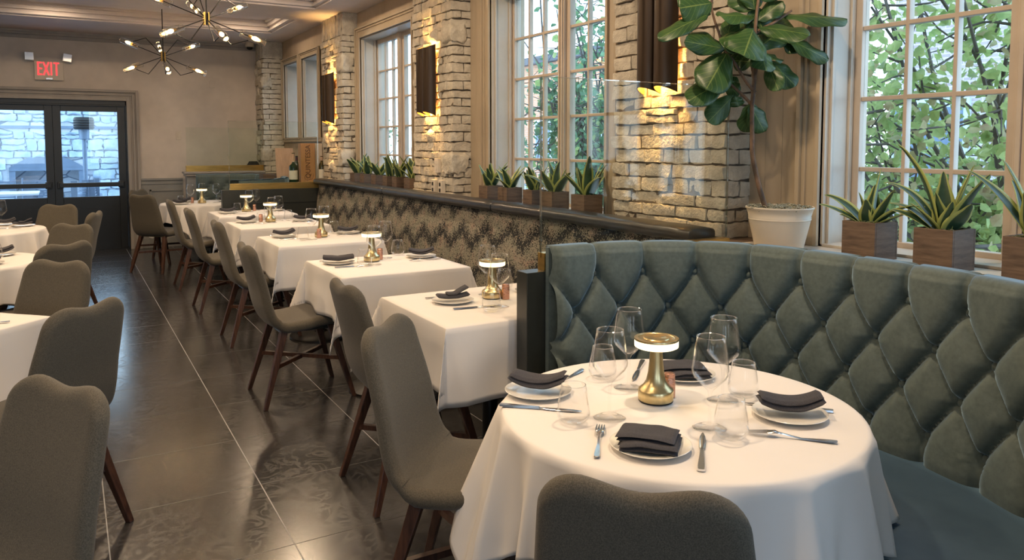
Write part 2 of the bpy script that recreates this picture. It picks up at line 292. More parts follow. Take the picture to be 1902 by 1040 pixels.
class MB:
    def __init__(s): s.v = []; s.f = []; s.uv = {}; s.mi = []
    def add(s, vs, fs, uvs=None, mi=0):
        o = len(s.v); s.v += [tuple(p) for p in vs]
        for k, f in enumerate(fs):
            s.f.append(tuple(i+o for i in f)); s.mi.append(mi)
            if uvs: s.uv[len(s.f)-1] = [uvs[i] for i in f]
        return s
    def box(s, x0, x1, y0, y1, z0, z1, T=None, mi=0):
        vs = [Vector((x, y, z)) for x in (x0, x1) for y in (y0, y1) for z in (z0, z1)]
        if T: vs = [T @ p for p in vs]
        return s.add(vs, [(0, 1, 3, 2), (4, 6, 7, 5), (0, 4, 5, 1), (2, 3, 7, 6), (0, 2, 6, 4), (1, 5, 7, 3)], mi=mi)
    def bar(s, a, b, w0, w1, d0=None, d1=None, up=Vector((0, 0, 1))):
        a, b = Vector(a), Vector(b); t = (b-a).normalized(); u = up if abs(t.dot(up)) < 0.95 else Vector((1, 0, 0))
        p = t.cross(u).normalized(); q = p.cross(t); d0 = d0 or w0; d1 = d1 or w1; vs = []
        for c, w_, d_ in ((a, w0, d0), (b, w1, d1)):
            for i, j in ((-1, -1), (1, -1), (1, 1), (-1, 1)): vs.append(c+p*w_*i/2+q*d_*j/2)
        return s.add(vs, [(3, 2, 1, 0), (4, 5, 6, 7), (0, 1, 5, 4), (1, 2, 6, 5), (2, 3, 7, 6), (3, 0, 4, 7)])
    def leg(s, a, b, w0, w1):
        "square section, horizontal cuts"
        vs = []
        for c, w_ in ((a, w0), (b, w1)):
            for i, j in ((-1, -1), (1, -1), (1, 1), (-1, 1)): vs.append((c[0]+i*w_/2, c[1]+j*w_/2, c[2]))
        return s.add(vs, [(0, 1, 2, 3), (7, 6, 5, 4), (0, 4, 5, 1), (1, 5, 6, 2), (2, 6, 7, 3), (3, 7, 4, 0)])
    def lathe(s, prof, c=(0, 0, 0), seg=32, T=None, mi=0, open_=False):
        vs = []; fs = []
        for r, z in prof:
            for k in range(seg):
                a = 2*PI*k/seg; p = Vector((c[0]+r*math.cos(a), c[1]+r*math.sin(a), c[2]+z)); vs.append(T @ p if T else p)
        for i in range(len(prof)-1):
            for k in range(seg):
                k2 = (k+1) % seg; fs.append((i*seg+k, i*seg+k2, (i+1)*seg+k2, (i+1)*seg+k))
        if not open_:
            if prof[0][0] > 1e-5: fs.append(tuple(range(seg-1, -1, -1)))
            if prof[-1][0] > 1e-5: n0 = (len(prof)-1)*seg; fs.append(tuple(range(n0, n0+seg)))
        return s.add(vs, fs, mi=mi)
    def tube(s, path, r, seg=10, cap=True, mi=0, flat=None):
        path = [Vector(p) for p in path]; n_ = len(path); rs = r if isinstance(r, (list, tuple)) else [r]*n_
        vs = []; fs = []; prev = None
        for i, p in enumerate(path):
            t = (path[min(i+1, n_-1)]-path[max(i-1, 0)]).normalized()
            if prev is None:
                u = Vector((0, 0, 1)) if abs(t.z) < 0.9 else Vector((1, 0, 0)); a = t.cross(u).normalized()
            else: a = (prev-t*prev.dot(t)).normalized()
            prev = a; b = t.cross(a)
            for k in range(seg):
                g = 2*PI*k/seg; vs.append(p+a*rs[i]*math.cos(g)+b*rs[i]*math.sin(g)*(flat or 1))
        for i in range(n_-1):
            for k in range(seg):
                k2 = (k+1) % seg; fs.append((i*seg+k, i*seg+k2, (i+1)*seg+k2, (i+1)*seg+k))
        if cap: fs.append(tuple(range(seg-1, -1, -1))); fs.append(tuple(range((n_-1)*seg, n_*seg)))
        return s.add(vs, fs, mi=mi)
    def grid(s, fn, nu, nv, flip=False, mi=0):
        vs = []; uv = []
        for i in range(nu+1):
            for j in range(nv+1): u, v = i/nu, j/nv; vs.append(fn(u, v)); uv.append((u, v))
        fs = []
        for i in range(nu):
            for j in range(nv):
                a = i*(nv+1)+j; q = (a, a+nv+1, a+nv+2, a+1); fs.append(q[::-1] if flip else q)
        return s.add(vs, fs, uv, mi)
    def prism(s, poly, z0, z1, T=None, mi=0):
        n_ = len(poly); vs = [Vector((x, y, z0)) for x, y in poly]+[Vector((x, y, z1)) for x, y in poly]
        if T: vs = [T @ p for p in vs]
        fs = [tuple(range(n_-1, -1, -1)), tuple(range(n_, 2*n_))]+[(i, (i+1) % n_, n_+(i+1) % n_, n_+i) for i in range(n_)]
        return s.add(vs, fs, mi=mi)
    def build(s, name, m, parent=None, smooth=True, angle=40, bevel=0, loc=None, rotz=None, merge=0, subsurf=0):
        me = bpy.data.meshes.new(name); me.from_pydata(s.v, [], s.f); ms = m if isinstance(m, (list, tuple)) else [m]
        for q in ms: me.materials.append(q)
        if len(ms) > 1: me.polygons.foreach_set('material_index', s.mi)
        if s.uv:
            ul = me.uv_layers.new(name='UVMap')
            for p in me.polygons:
                if p.index in s.uv:
                    for li, c in zip(p.loop_indices, s.uv[p.index]): ul.data[li].uv = c
        if merge:
            bm = bmesh.new(); bm.from_mesh(me); bmesh.ops.remove_doubles(bm, verts=bm.verts, dist=merge); bmesh.ops.recalc_face_normals(bm, faces=bm.faces); bm.to_mesh(me); bm.free()
        if smooth:
            me.polygons.foreach_set('use_smooth', [True]*len(me.polygons))
            if angle: me.set_sharp_from_angle(angle=math.radians(angle))
        me.update()
        o = bpy.data.objects.new(name, me); COL.objects.link(o)
        if parent: o.parent = parent
        if loc is not None: o.location = loc
        if rotz is not None: o.rotation_euler = (0, 0, rotz)
        if bevel:
            b = o.modifiers.new('bevel', 'BEVEL'); b.width = bevel; b.segments = 2; b.limit_method = 'ANGLE'
        if subsurf:
            b = o.modifiers.new('sub', 'SUBSURF'); b.levels = subsurf; b.render_levels = subsurf
        return o

def thing(name, label, cat, loc=(0, 0, 0), rotz=0, group=None):
    o = bpy.data.objects.new(name, None); COL.objects.link(o); o.location = loc; o.rotation_euler = (0, 0, rotz)
    o['label'] = label; o['category'] = cat
    if group: o['group'] = group
    return o
def tag(o, label, cat, group=None, kind=None):
    o['label'] = label; o['category'] = cat
    if group: o['group'] = group
    if kind: o['kind'] = kind
    return o
def struct(o): o['kind'] = 'structure'; return o
def dup(root, loc, rotz, label, group=None):
    r = root.copy(); COL.objects.link(r); r.location = loc; r.rotation_euler = (0, 0, rotz); r['label'] = label
    if group: r['group'] = group
    for ch in list(root.children):
        c = ch.copy(); COL.objects.link(c); c.parent = r
        for g in list(ch.children):
            d = g.copy(); COL.objects.link(d); d.parent = c
    return r
class Proto:
    "first use moves the original, later uses copy it"
    def __init__(s, root): s.root = root; s.used = False
    def put(s, loc, rotz, label, group=None):
        if not s.used:
            s.used = True; r = s.root; r.location = loc; r.rotation_euler = (0, 0, rotz); r['label'] = label
            if group: r['group'] = group
            return r
        return dup(s.root, loc, rotz, label, group)
def catmull(P, n=12, closed=False):
    P = [Vector(p) for p in P]; out = []
    for i in range(len(P)-1):
        p0 = P[max(i-1, 0)]; p1 = P[i]; p2 = P[i+1]; p3 = P[min(i+2, len(P)-1)]
        for k in range(n):
            t = k/n; out.append(0.5*((2*p1)+(p2-p0)*t+(2*p0-5*p1+4*p2-p3)*t*t+(3*p1-p0-3*p2+p3)*t**3))
    out.append(P[-1]); return out
def resample(P, step):
    L = [0]
    for a, b in zip(P, P[1:]): L.append(L[-1]+(b-a).length)
    n = max(2, int(L[-1]/step)); out = []; j = 0
    for k in range(n+1):
        d = L[-1]*k/n
        while j < len(L)-2 and L[j+1] < d: j += 1
        t = (d-L[j])/max(1e-9, L[j+1]-L[j]); out.append(P[j].lerp(P[j+1], t))
    return out, L[-1]

# ------------------------------------------------------------------ room shell
YB, XW, YF, XL = 11.9, 2.9, -3.0, -6.0     # back wall, window wall, wall behind camera, far left wall
ZC = 3.10; ZS = 2.95
mb = MB(); mb.add([(XL, YF, 0), (3.2, YF, 0), (3.2, YB+.2, 0), (XL, YB+.2, 0)], [(0, 1, 2, 3)])
struct(mb.build('floor', M['floor'], smooth=False))
PIERS = [(-0.25-0.05, 0.56), (2.655, 3.52), (5.65, 6.46), (8.5, 9.33)]
mb = MB()
mb.box(XL, 3.2, YF, YB+.2, ZC, ZC+.1)
mb.box(2.42, 3.2, YF, YB, ZS, ZC)                         # soffit along the windows
mb.box(XL, 2.42, 10.62, YB, ZS, ZC)
for y0, y1 in PIERS: mb.box(XL, 2.42, y0, y1, ZS, ZC)
struct(mb.build('ceiling', M['ceiling'], smooth=False))
# stepped crown inside each coffer
def crown_run(mb, a, b, nrm, z, steps):
    "a,b ends; nrm points into the coffer; steps of (projection, height)"
    a, b, nrm = Vector(a), Vector(b), Vector(nrm)
    for pr, h0, h1 in steps:
        p = [a, b, b+nrm*pr, a+nrm*pr]; mb.add([(q.x, q.y, z+h0) for q in p]+[(q.x, q.y, z+h1) for q in p], [(3, 2, 1, 0), (4, 5, 6, 7), (0, 1, 5, 4), (1, 2, 6, 5), (2, 3, 7, 6), (3, 0, 4, 7)])
mb = MB(); st = ((.10, .12, .15), (.065, .075, .12), (.03, .045, .075), (.05, .02, .045))
cof = [(9.33, 10.62), (6.46, 8.5), (3.52, 5.65), (0.56, 2.655)]
for y0, y1 in cof:
    crown_run(mb, (XL, y1, 0), (2.42, y1, 0), (0, -1, 0), ZS, st); crown_run(mb, (XL, y0, 0), (2.42, y0, 0), (0, 1, 0), ZS, st)
    crown_run(mb, (2.42, y0, 0), (2.42, y1, 0), (-1, 0, 0), ZS, st)
struct(mb.build('trim_1', M['ceiling'], smooth=False))
mb = MB(); crown_run(mb, (XL, YB, 0), (2.9, YB, 0), (0, -1, 0), ZS-.10, ((.03, 0, .03), (.015, .03, .045), (.045, .045, .075), (.075, .075, .099)))
struct(mb.build('trim_2', M['graytrim'], smooth=False))
# back wall with door opening
DX0, DX1, DZ = -1.05, 0.725, 2.06
mb = MB(); mb.box(XL, DX0, YB, YB+.2, 0, ZS+.02); mb.box(DX1, 3.2, YB, YB+.2, 0, ZS+.02); mb.box(DX0, DX1, YB, YB+.2, DZ, ZS+.02)
struct(mb.build('wall_back', M['plaster_back'], smooth=False))
# wall behind the camera, with unseen openings added for cool daylight; plain left wall
mb = MB(); mb.box(XL, 3.2, YF-.2, YF, 0, .9); mb.box(XL, 3.2, YF-.2, YF, 2.65, ZC)
for x0, x1 in ((XL, -4.4), (-3.1, -1.9), (-.6, .6), (1.9, 3.2)): mb.box(x0, x1, YF-.2, YF, .9, 2.65)
struct(mb.build('wall_front', M['plaster'], smooth=False))
for x0, x1 in ((-4.4, -3.1), (-1.9, -.6), (.6, 1.9)): portal('window_portal', ((x0+x1)/2, YF-.25, 1.78), (PI/2, 0, 0), x1-x0, 1.75)
mb = MB(); mb.box(XL-.2, XL, YF, YB, 0, ZC)
struct(mb.build('wall_left', M['plaster'], smooth=False))
# window wall
WIN = [(0.745, 2.245), (3.81, 5.31), (6.87, 8.37), (-2.2, -0.7)]
SMALL = [(9.58, 10.34), (10.54, 11.30)]
ZSILL, ZHEAD = 1.0, 2.65
mb = MB(); ops = sorted(WIN+SMALL); y = YF
mb2 = []
for y0, y1 in ops:
    mb.box(XW, XW+.3, y, y0, 0, ZS+.02); small = y0 > 9
    zs, zh = (1.55, 2.60) if small else (ZSILL, ZHEAD)
    mb.box(XW, XW+.3, y0, y1, 0, zs); mb.box(XW, XW+.3, y0, y1, zh, ZS+.02); y = y1
mb.box(XW, XW+.3, y, YB+.2, 0, ZS+.02)
XB = 2.765; y = 9.335
for y0, y1 in SMALL:
    mb.box(XB, XW, y, y0, .93, ZS); mb.box(XB, XW, y0, y1, .93, 1.55); mb.box(XB, XW, y0, y1, 2.60, ZS); y = y1
mb.box(XB, XW, y, YB, .93, ZS)
struct(mb.build('wall_right', M['plaster'], smooth=False))

def casing(mb, y0, y1, z0, z1, wd, x=XW, sill=False, wl=None, wr=None):
    "stepped casing round an opening on the window wall"
    wl = wl or wd; wr = wr or wd
    for k, (f0, f1, pr) in enumerate(((0, 1.0, .018), (.0, .18, .032), (.62, .80, .030), (.80, 1.0, .045))):
        mb.box(x-pr, x, y1+wr*f0, y1+wr*f1, z0, z1+wd*f1); mb.box(x-pr, x, y0-wl*f1, y0-wl*f0, z0, z1+wd*f1)
        mb.box(x-pr, x, y0-wl*f0, y1+wr*f0, z1+wd*f0, z1+wd*f1)
        if sill: mb.box(x-pr, x, y0-wl*f1, y1+wr*f1, z0-wd*.6*f1, z0-wd*.6*f0)
def window(n, y0, y1, z0, z1, xg, sashes, cols, rows, wl=.13, wr=.13, sill=False, reveal=.012, xw=XW):
    r = bpy.data.objects.new('window_%d' % n, None); COL.objects.link(r); r['kind'] = 'structure'
    mb = MB(); casing(mb, y0, y1, z0, z1, .12 if xw == XW else .085, x=xw, wl=wl, wr=wr, sill=sill)
    mb.build('casing', M['trimwood'], r, smooth=False, bevel=.003)
    mb = MB()      # jambs, head and stool lining the reveal
    for a, b in ((y0, y0+reveal), (y1-reveal, y1)): mb.box(xw-.005, xg+.06, a, b, z0, z1)
    for a, b in ((y0+reveal, y0+reveal+.012), (y1-reveal-.012, y1-reveal)):
        mb.box(xw+.02, xw+.035, a, b, z0, z1); mb.box(xg-.055, xg-.03, a, b, z0, z1)
    mb.box(xw-.005, xg+.06, y0, y1, z1-reveal, z1); mb.box(xw-.005, xg+.06, y0, y1, z0, z0+.012)
    mb.build('jamb', M['sill'], r, smooth=False, bevel=.002)
    W_ = (y1-y0); mull = .075 if sashes > 1 else 0; sw = (W_-mull*(sashes-1)-.03)/sashes
    for k in range(sashes):
        a = y0+.015+k*(sw+mull); b = a+sw; fw = .038; mb = MB()
        mb.box(xg-.025, xg+.025, a, a+fw, z0+.01, z1-.01); mb.box(xg-.025, xg+.025, b-fw, b, z0+.01, z1-.01)
        mb.box(xg-.024, xg+.024, a, b, z0+.01, z0+.035); mb.box(xg-.024, xg+.024, a, b, z1-.06, z1-.01)
        gz0, gz1 = z0+.03, z1-.055
        for j in range(1, cols): yy = a+fw+(b-a-2*fw)*j/cols; mb.box(xg-.018, xg+.018, yy-.0085, yy+.0085, gz0, gz1)
        for j in range(1, rows): zz = gz0+(gz1-gz0)*j/rows; mb.box(xg-.0175, xg+.0175, a+fw, b-fw, zz-.010, zz+.010)
        s_ = mb.build('sash', M['frame'], r, smooth=False, bevel=.003)
        g = MB(); g.box(xg-.002, xg+.002, a+fw, b-fw, gz0, gz1); g.build('pane', M['pane'], s_, smooth=False)
    if sashes > 1:
        mb = MB()
        for k in range(sashes-1):
            a = y0+.015+(k+1)*sw+k*mull; mb.box(xg-.05, xg+.03, a, a+mull, z0, z1); mb.box(xg-.06, xg-.05, a+.012, a+.03, z0, z1); mb.box(xg-.06, xg-.05, a+mull-.03, a+mull-.012, z0, z1)
        mb.build('mullion', M['frame'], r, smooth=False, bevel=.003)
    return r
win_near = window(1, 0.745, 2.245, ZSILL, ZHEAD, 3.10, 2, 3, 5, wr=.115)
window(2, 3.81, 5.31, ZSILL, ZHEAD, 3.10, 2, 3, 5, wr=.12)
window(3, 6.87, 8.37, ZSILL, ZHEAD, 3.10, 2, 3, 5, wr=.12)
window(4, 9.58, 10.34, 1.55, 2.60, 3.06, 1, 2, 3, wl=.085, wr=.085, sill=True, xw=XB)
window(5, 10.54, 11.30, 1.55, 2.60, 3.06, 1, 2, 3, wl=.085, wr=.085, sill=True, xw=XB)
window(6, -2.2, -0.7, ZSILL, ZHEAD, 3.10, 2, 3, 5, wr=.12)
# flat glazed boards between piers and windows
mb = MB()
for a, b in ((2.36, 2.655), (5.43, 5.65), (3.52, 3.68), (0.56, .62), (8.49, 8.5)):
    k = max(1, int((b-a)/.09))
    for i in range(k): mb.box(XW-.014, XW, a+(b-a)*i/k, a+(b-a)*(i+1)/k-.0015, 1.0, 2.77)
struct(mb.build('trim_3', M['trimwood'], smooth=False))
latch = MB(); latch.bar((3.045, 1.478, 1.06), (3.04, 1.474, 1.26), .012, .010); latch.bar((3.055, 1.478, 1.07), (3.02, 1.52, 1.03), .018, .022)
latch.build('handle', M['iron'], win_near, bevel=.002)

# ledge under the windows
mb = MB(); mb.box(2.64, XW-.001, 2.52, 9.33, 0, 1.0)
struct(mb.build('trim_4', M['ledge'], smooth=False, bevel=.003))
mb = MB(); mb.box(2.44, XW-.001, -.3, 2.518, .95, 1.0); mb.box(2.60, XW-.001, -.3, 2.518, 0, .95)
mb.box(2.50, XW-.001, 9.335, 11.34, .93, 1.0); mb.box(2.60, XW-.001, 9.335, 11.34, 0, .93)
struct(mb.build('trim_5', M['sill'], smooth=False, bevel=.003))

# ------------------------------------------------------------------ brick piers
def rough_block(mb, x0, x1, y0, y1, z0, z1, rng, r=.007, amp=.007, div=.028):
    seed = Vector((rng.random()*50, rng.random()*50, rng.random()*50)); c = Vector(((x0+x1)/2, (y0+y1)/2, (z0+z1)/2))
    nx, ny, nz = (max(2, min(9, int((b-a)/div))) for a, b in ((x0, x1), (y0, y1), (z0, z1)))
    idx = {}; vs = []; fs = []
    def P(x, y, z):
        k = (round(x, 4), round(y, 4), round(z, 4))
        if k in idx: return idx[k]
        p = Vector((x, y, z)); i = Vector((min(max(x, x0+r), x1-r), min(max(y, y0+r), y1-r), min(max(z, z0+r), z1-r)))
        d = p-i; p = i+d.normalized()*r if d.length > 1e-6 else p
        nz_ = noise.noise_vector(p*11+seed)*amp*1.1+noise.noise_vector(p*38+seed)*amp*.9
        p = p+nz_; idx[k] = len(vs); vs.append(p); return idx[k]
    def face(f, na, nb, flip):
        for i in range(na):
            for j in range(nb):
                q = [f(i/na, j/nb), f((i+1)/na, j/nb), f((i+1)/na, (j+1)/nb), f(i/na, (j+1)/nb)]
                q = [P(*t) for t in q]; fs.append(tuple(q[::-1]) if flip else tuple(q))
    L = lambda a, b, t: a+(b-a)*t
    face(lambda s, t: (x0, L(y0, y1, s), L(z0, z1, t)), ny, nz, True)
    face(lambda s, t: (L(x0, x1, s), y0, L(z0, z1, t)), nx, nz, False)
    face(lambda s, t: (L(x0, x1, s), y1, L(z0, z1, t)), nx, nz, True)
    face(lambda s, t: (L(x0, x1, s), L(y0, y1, t), z0), nx, ny, True)
    face(lambda s, t: (L(x0, x1, s), L(y0, y1, t), z1), nx, ny, False)
    mb.add(vs, fs)
def pier(y0, y1, seed, x0=2.72, x1=XW, ztop=ZS, skip=None, z0=1.0):
    rng = random.Random(seed); mb = MB(); z = z0; par = 0
    while z < ztop-.30:
        h = rng.choice((.062, .068, .072, .076, .08)); h = min(h, ztop-.24-z)
        if h < .05: break
        g = .0028
        # corner brick at the near side (runs along the side face on alternate courses)
        ys = [y0-rng.uniform(-.004, .010)]; first = rng.uniform(.09, .12) if par else rng.uniform(.18, .24); ys.append(y0+first)
        while ys[-1] < y1-.12: ys.append(ys[-1]+rng.uniform(.11, .27))
        ys[-1] = y1+rng.uniform(-.004, .012)
        if len(ys) > 2 and ys[-1]-ys[-2] < .07: ys.pop(-2)
        for k in range(len(ys)-1):
            a, b = ys[k], ys[k+1]; xf = x0+rng.uniform(-.014, .012)
            if k == 0 and par:
                xs = x0+rng.uniform(.08, .11)
                rough_block(mb, xf, xs-g, a, b-g, z+g, z+h-g, rng); rough_block(mb, xs+g, x1+.03, a-rng.uniform(-.006, .006), b-g, z+g, z+h-g, rng)
            elif rng.random() < .04 and k > 0 and k < len(ys)-2:      # brick split in two thin courses
                zm = z+h*rng.uniform(.4, .6)
                rough_block(mb, xf, x1, a+g, b-g, z+g, zm-g*.7, rng); rough_block(mb, xf-.006, x1, a+g, b-g, zm+g*.7, z+h-g, rng)
            else: rough_block(mb, xf, x1+.03, a+(g if k else 0), b-g, z+g, z+h-g, rng, amp=rng.choice((.005, .007, .010)))
        z += h; par ^= 1
    zc = z                                                      # soldier course under the ceiling
    y = y0
    while y < y1-.02:
        b = min(y+rng.uniform(.05, .075), y1); rough_block(mb, x0+rng.uniform(-.01, .01), x1+.03, y+.003, b-.003, zc+.004, ztop-.002, rng); y = b
    for _ in range(0 if seed == 41 else 5):                                          # odd field stones bedded in the face
        yy = rng.uniform(y0+.10, y1-.15); zz = rng.uniform(1.1, 2.6)
        rough_block(mb, x0-.035, x0+.1, yy, yy+rng.uniform(.09, .16), zz, zz+rng.uniform(.10, .17), rng, r=.045, amp=.02, div=.03)
    for zz in (() if seed == 41 else (1.22, 2.28)):
        rough_block(mb, x0-.03, x0+.13, y0-.025, y0+rng.uniform(.13, .2), zz, zz+rng.uniform(.13, .2), rng, r=.03, amp=.02, div=.03)
    o = mb.build('brick_pier', M['brick'], angle=50); struct(o)
    m2 = MB(); m2.box(x0+.014, x1, y0+.013, y1-.010, z0, ztop-.004); m2.build('mortar', M['mortar'], o, smooth=False)
    return o
for k, (a, b) in enumerate(PIERS): pier(a, b, 40+k)
pier(11.42, 11.9, 60, x0=2.47, x1=2.73)

# ------------------------------------------------------------------ back wall fittings
mb = MB()   # stepped door casing
for f0, f1, pr in ((0, .045, .05), (.045, .07, .03), (.07, .095, .045), (.095, .115, .03), (.115, .15, .055)):
    for sx_, xx in ((1, DX1), (-1, DX0)):
        a, b = xx+sx_*f0, xx+sx_*f1; mb.box(min(a, b), max(a, b), YB-pr, YB, 0, DZ+f1)
    mb.box(DX0-f0, DX1+f0, YB-pr, YB, DZ+f0, DZ+f1)
struct(mb.build('trim_6', M['graytrim'], smooth=False, bevel=.003))
mb = MB(); mb.box(.875, 1.42, YB-.02, YB, 0, .90); mb.box(.875, 1.42, YB-.05, YB, .955, .985); mb.box(.875, 1.42, YB-.03, YB, .90, .955)
mb.box(.875, 1.42, YB-.035, YB, 0, .14)
for a, b, c, d in ((.98, 1.40, .80, .83), (.98, 1.40, .25, .28)): mb.box(a, b, YB-.035, YB-.02, c, d)
mb.box(.98, 1.01, YB-.035, YB-.02, .25, .83)
struct(mb.build('trim_7', M['wainscot'], smooth=False, bevel=.004))

def door_leaf(n, x0, x1, hx):
    r = bpy.data.objects.new('door_%d' % n, None); COL.objects.link(r); r['kind'] = 'structure'
    y0, y1 = YB+.03, YB+.08; mb = MB(); lw = .095
    mb.box(x0, x0+lw, y0, y1, .01, DZ-.06); mb.box(x1-lw, x1, y0, y1, .01, DZ-.06)
    mb.box(x0+lw, x1-lw, y0, y1, DZ-.06-.09, DZ-.06); mb.box(x0+lw, x1-lw, y0, y1, .01, .75)
    lf = mb.build('leaf', M['doorblack'], r, smooth=False, bevel=.003)
    g = MB(); g.box(x0+lw, x1-lw, y0+.02, y0+.026, .75, DZ-.15); g.build('pane', M['pane'], r, smooth=False)
    p = MB(); p.box(x0+lw+.03, x1-lw-.02, y0-.006, y0, .12, .60); p.build('kick_plate', M['doorblack'], r, smooth=False)
    h = MB(); h.box(x0+.05, x1-.04, y0-.075, y0-.03, .885, .945); h.box(x0+.03, x0+.10, y0-.06, y0, .87, .96); h.box(x1-.11, x1-.03, y0-.06, y0, .87, .96)
    h.build('push_bar', M['doorblack'], r, smooth=False, bevel=.006)
    q = MB(); s_ = 1 if hx > (x0+x1)/2 else -1
    q.tube(catmull([(hx, y1, .72), (hx, y1+.05, .73), (hx-s_*.0, y1+.07, .80), (hx, y1+.07, .92), (hx, y1+.07, 1.05), (hx, y1+.05, 1.11), (hx, y1, 1.12)], 5), .012, 8)
    q.build('pull_handle', M['steel'], r); return r
# handles stand outside, seen through the glass
door_leaf(1, -1.03, -.1605, -.245); door_leaf(2, -.16, .705, -.08)
mb = MB(); mb.box(DX0, DX1, YB+.0, YB+.12, DZ-.055, DZ); mb.box(DX1-.018, DX1, YB, YB+.12, 0, DZ); mb.box(DX0, DX0+.018, YB, YB+.12, 0, DZ)
mb.box(DX0, DX1, YB-.01, YB+.03, DZ-.075, DZ-.055)
struct(mb.build('trim_8', M['doorblack'], smooth=False, bevel=.003))
mb = MB(); mb.box(DX0, DX1, YB, YB+.15, 0, .012); struct(mb.build('trim_9', M['doorblack'], smooth=False))

# EXIT sign
def text_mesh(name, txt, size, m, parent, loc, rot, ext=.002, font=None, sx_=1.0, offset=0.0):
    cu = bpy.data.curves.new(name, 'FONT'); cu.body = txt; cu.size = size; cu.extrude = ext; cu.align_x = 'CENTER'; cu.align_y = 'CENTER'; cu.offset = offset
    o = bpy.data.objects.new(name, cu); COL.objects.link(o)
    dg = bpy.context.evaluated_depsgraph_get(); me = bpy.data.meshes.new_from_object(o.evaluated_get(dg)); bpy.data.objects.remove(o)
    o = bpy.data.objects.new(name, me); me.materials.clear(); me.materials.append(m); COL.objects.link(o)
    o.location = loc; o.rotation_euler = rot; o.scale = (sx_, 1, 1); o.parent = parent; return o
ex = thing('exit_sign', 'lit red EXIT sign with two emergency lamp heads on wall above black doors', 'exit sign', (-.175, YB, 2.43))
mb = MB(); mb.box(-.165, .165, -.045, 0, -.12, .12); mb.box(-.02, .02, -.05, 0, .12, .125); mb.build('housing', M['plasticw'], ex, bevel=.008)
mb = MB(); Hh = .085; cz_ = .028
def stroke(a, b, c, d, w_=.017): mb.bar((a, -.0475, cz_+b), (c, -.0475, cz_+d), .004, .004, w_, w_)
for xx in (-.122,): stroke(xx, -Hh, xx, Hh); [stroke(xx-.0085, q_, xx+.045, q_) for q_ in (-Hh+.0085, 0, Hh-.0085)]
stroke(-.062, -Hh, -.002, Hh); stroke(-.062, Hh, -.002, -Hh); stroke(.026, -Hh, .026, Hh); stroke(.085, -Hh, .085, Hh); stroke(.052, Hh-.0085, .118, Hh-.0085)
mb.build('lettering', M['exitred'], ex, smooth=False)
mb = MB(); mb.box(-.04, .04, -.055, -.045, -.115, -.09); mb.build('test_button', M['steel'], ex, bevel=.003)
for s_, rx in ((-1, 0), (1, .3)):
    T = Matrix.Translation((s_*.215, -.06, .18)) @ Matrix.Rotation(s_*.5*rx, 4, 'Y'); mb = MB()
    mb.box(-.05, .05, -.02, .04, -.05, .05, T); mb.add([T @ Vector(p) for p in ((-.05, -.02, -.05), (.05, -.02, -.05), (.05, -.02, .05), (-.05, -.02, .05), (0, .015, 0))], [(0, 1, 4), (1, 2, 4), (2, 3, 4), (3, 0, 4)])
    h = mb.build('lamp_head', M['steel'], ex, smooth=False, bevel=.002)
    mb = MB(); mb.lathe([(.018, 0), (.016, .012), (0, .018)], seg=16, T=T @ Matrix.Rotation(PI/2, 4, 'X')); mb.build('lens', M['porcelain'], h)
    mb = MB(); mb.bar((s_*.215, -.03, .14), (s_*.12, -.02, .12), .02, .02); mb.build('bracket', M['plasticw'], ex)
for x0, x1, z0, z1, lb in ((1.78, 1.86, 2.43, 2.555, 'upper blank cover plate painted into the back wall'), (1.815, 1.89, 2.285, 2.385, 'lower blank cover plate painted into the back wall')):
    mb = MB(); mb.box(x0, x1, YB-.008, YB, z0, z1); tag(mb.build('cover_plate', M['plaster_back'], bevel=.002), lb, 'wall plate', 'blank plates high on the back wall')
mb = MB(); mb.box(1.35, 1.415, YB-.012, YB, 1.53, 1.65); sw = mb.build('light_switch', M['plasticw'], bevel=.003); tag(sw, 'ivory light switch plate on the back wall right of the doors', 'light switch')
mb = MB(); mb.box(1.372, 1.393, YB-.018, YB-.012, 1.56, 1.62); mb.build('rocker', M['plasticw'], sw, bevel=.002)
sc = thing('security_camera', 'small white dome security camera at top corner of back wall', 'camera', (2.36, 11.72, 2.95))
mb = MB(); mb.lathe([(.06, 0), (.062, -.05), (.05, -.065)], seg=24); mb.build('mount', M['plasticw'], sc)
mb = MB(); mb.lathe([(.045, -.06), (.043, -.08), (.03, -.10), (0, -.108)], seg=24); mb.build('dome', M['iron'], sc)
# outlets on the middle pier
px_ = 2.690
for yy, zz, lb, pr in ((5.895, 1.28, 'ivory blank switch plate on the middle brick pier', 'rocker'), (5.965, 1.10, 'ivory double outlet plate low on brick pier, farther of the pair', 'socket'), (5.82, 1.10, 'ivory double outlet plate low on brick pier, nearer of the pair', 'socket')):
    t = MB(); t.box(px_-.008, px_+.03, yy-.034, yy+.034, zz-.06, zz+.06); o = t.build('outlet_plate', M['plasticw'], bevel=.003); tag(o, lb, 'outlet', 'wall plates on the middle pier')
    for dz in (-.025, .025):
        q = MB(); q.box(px_-.011, px_-.008, yy-.012, yy+.012, zz+dz-.014, zz+dz+.014); q.build(pr, M['dark'] if pr == 'socket' else M['plasticw'], o, smooth=False)

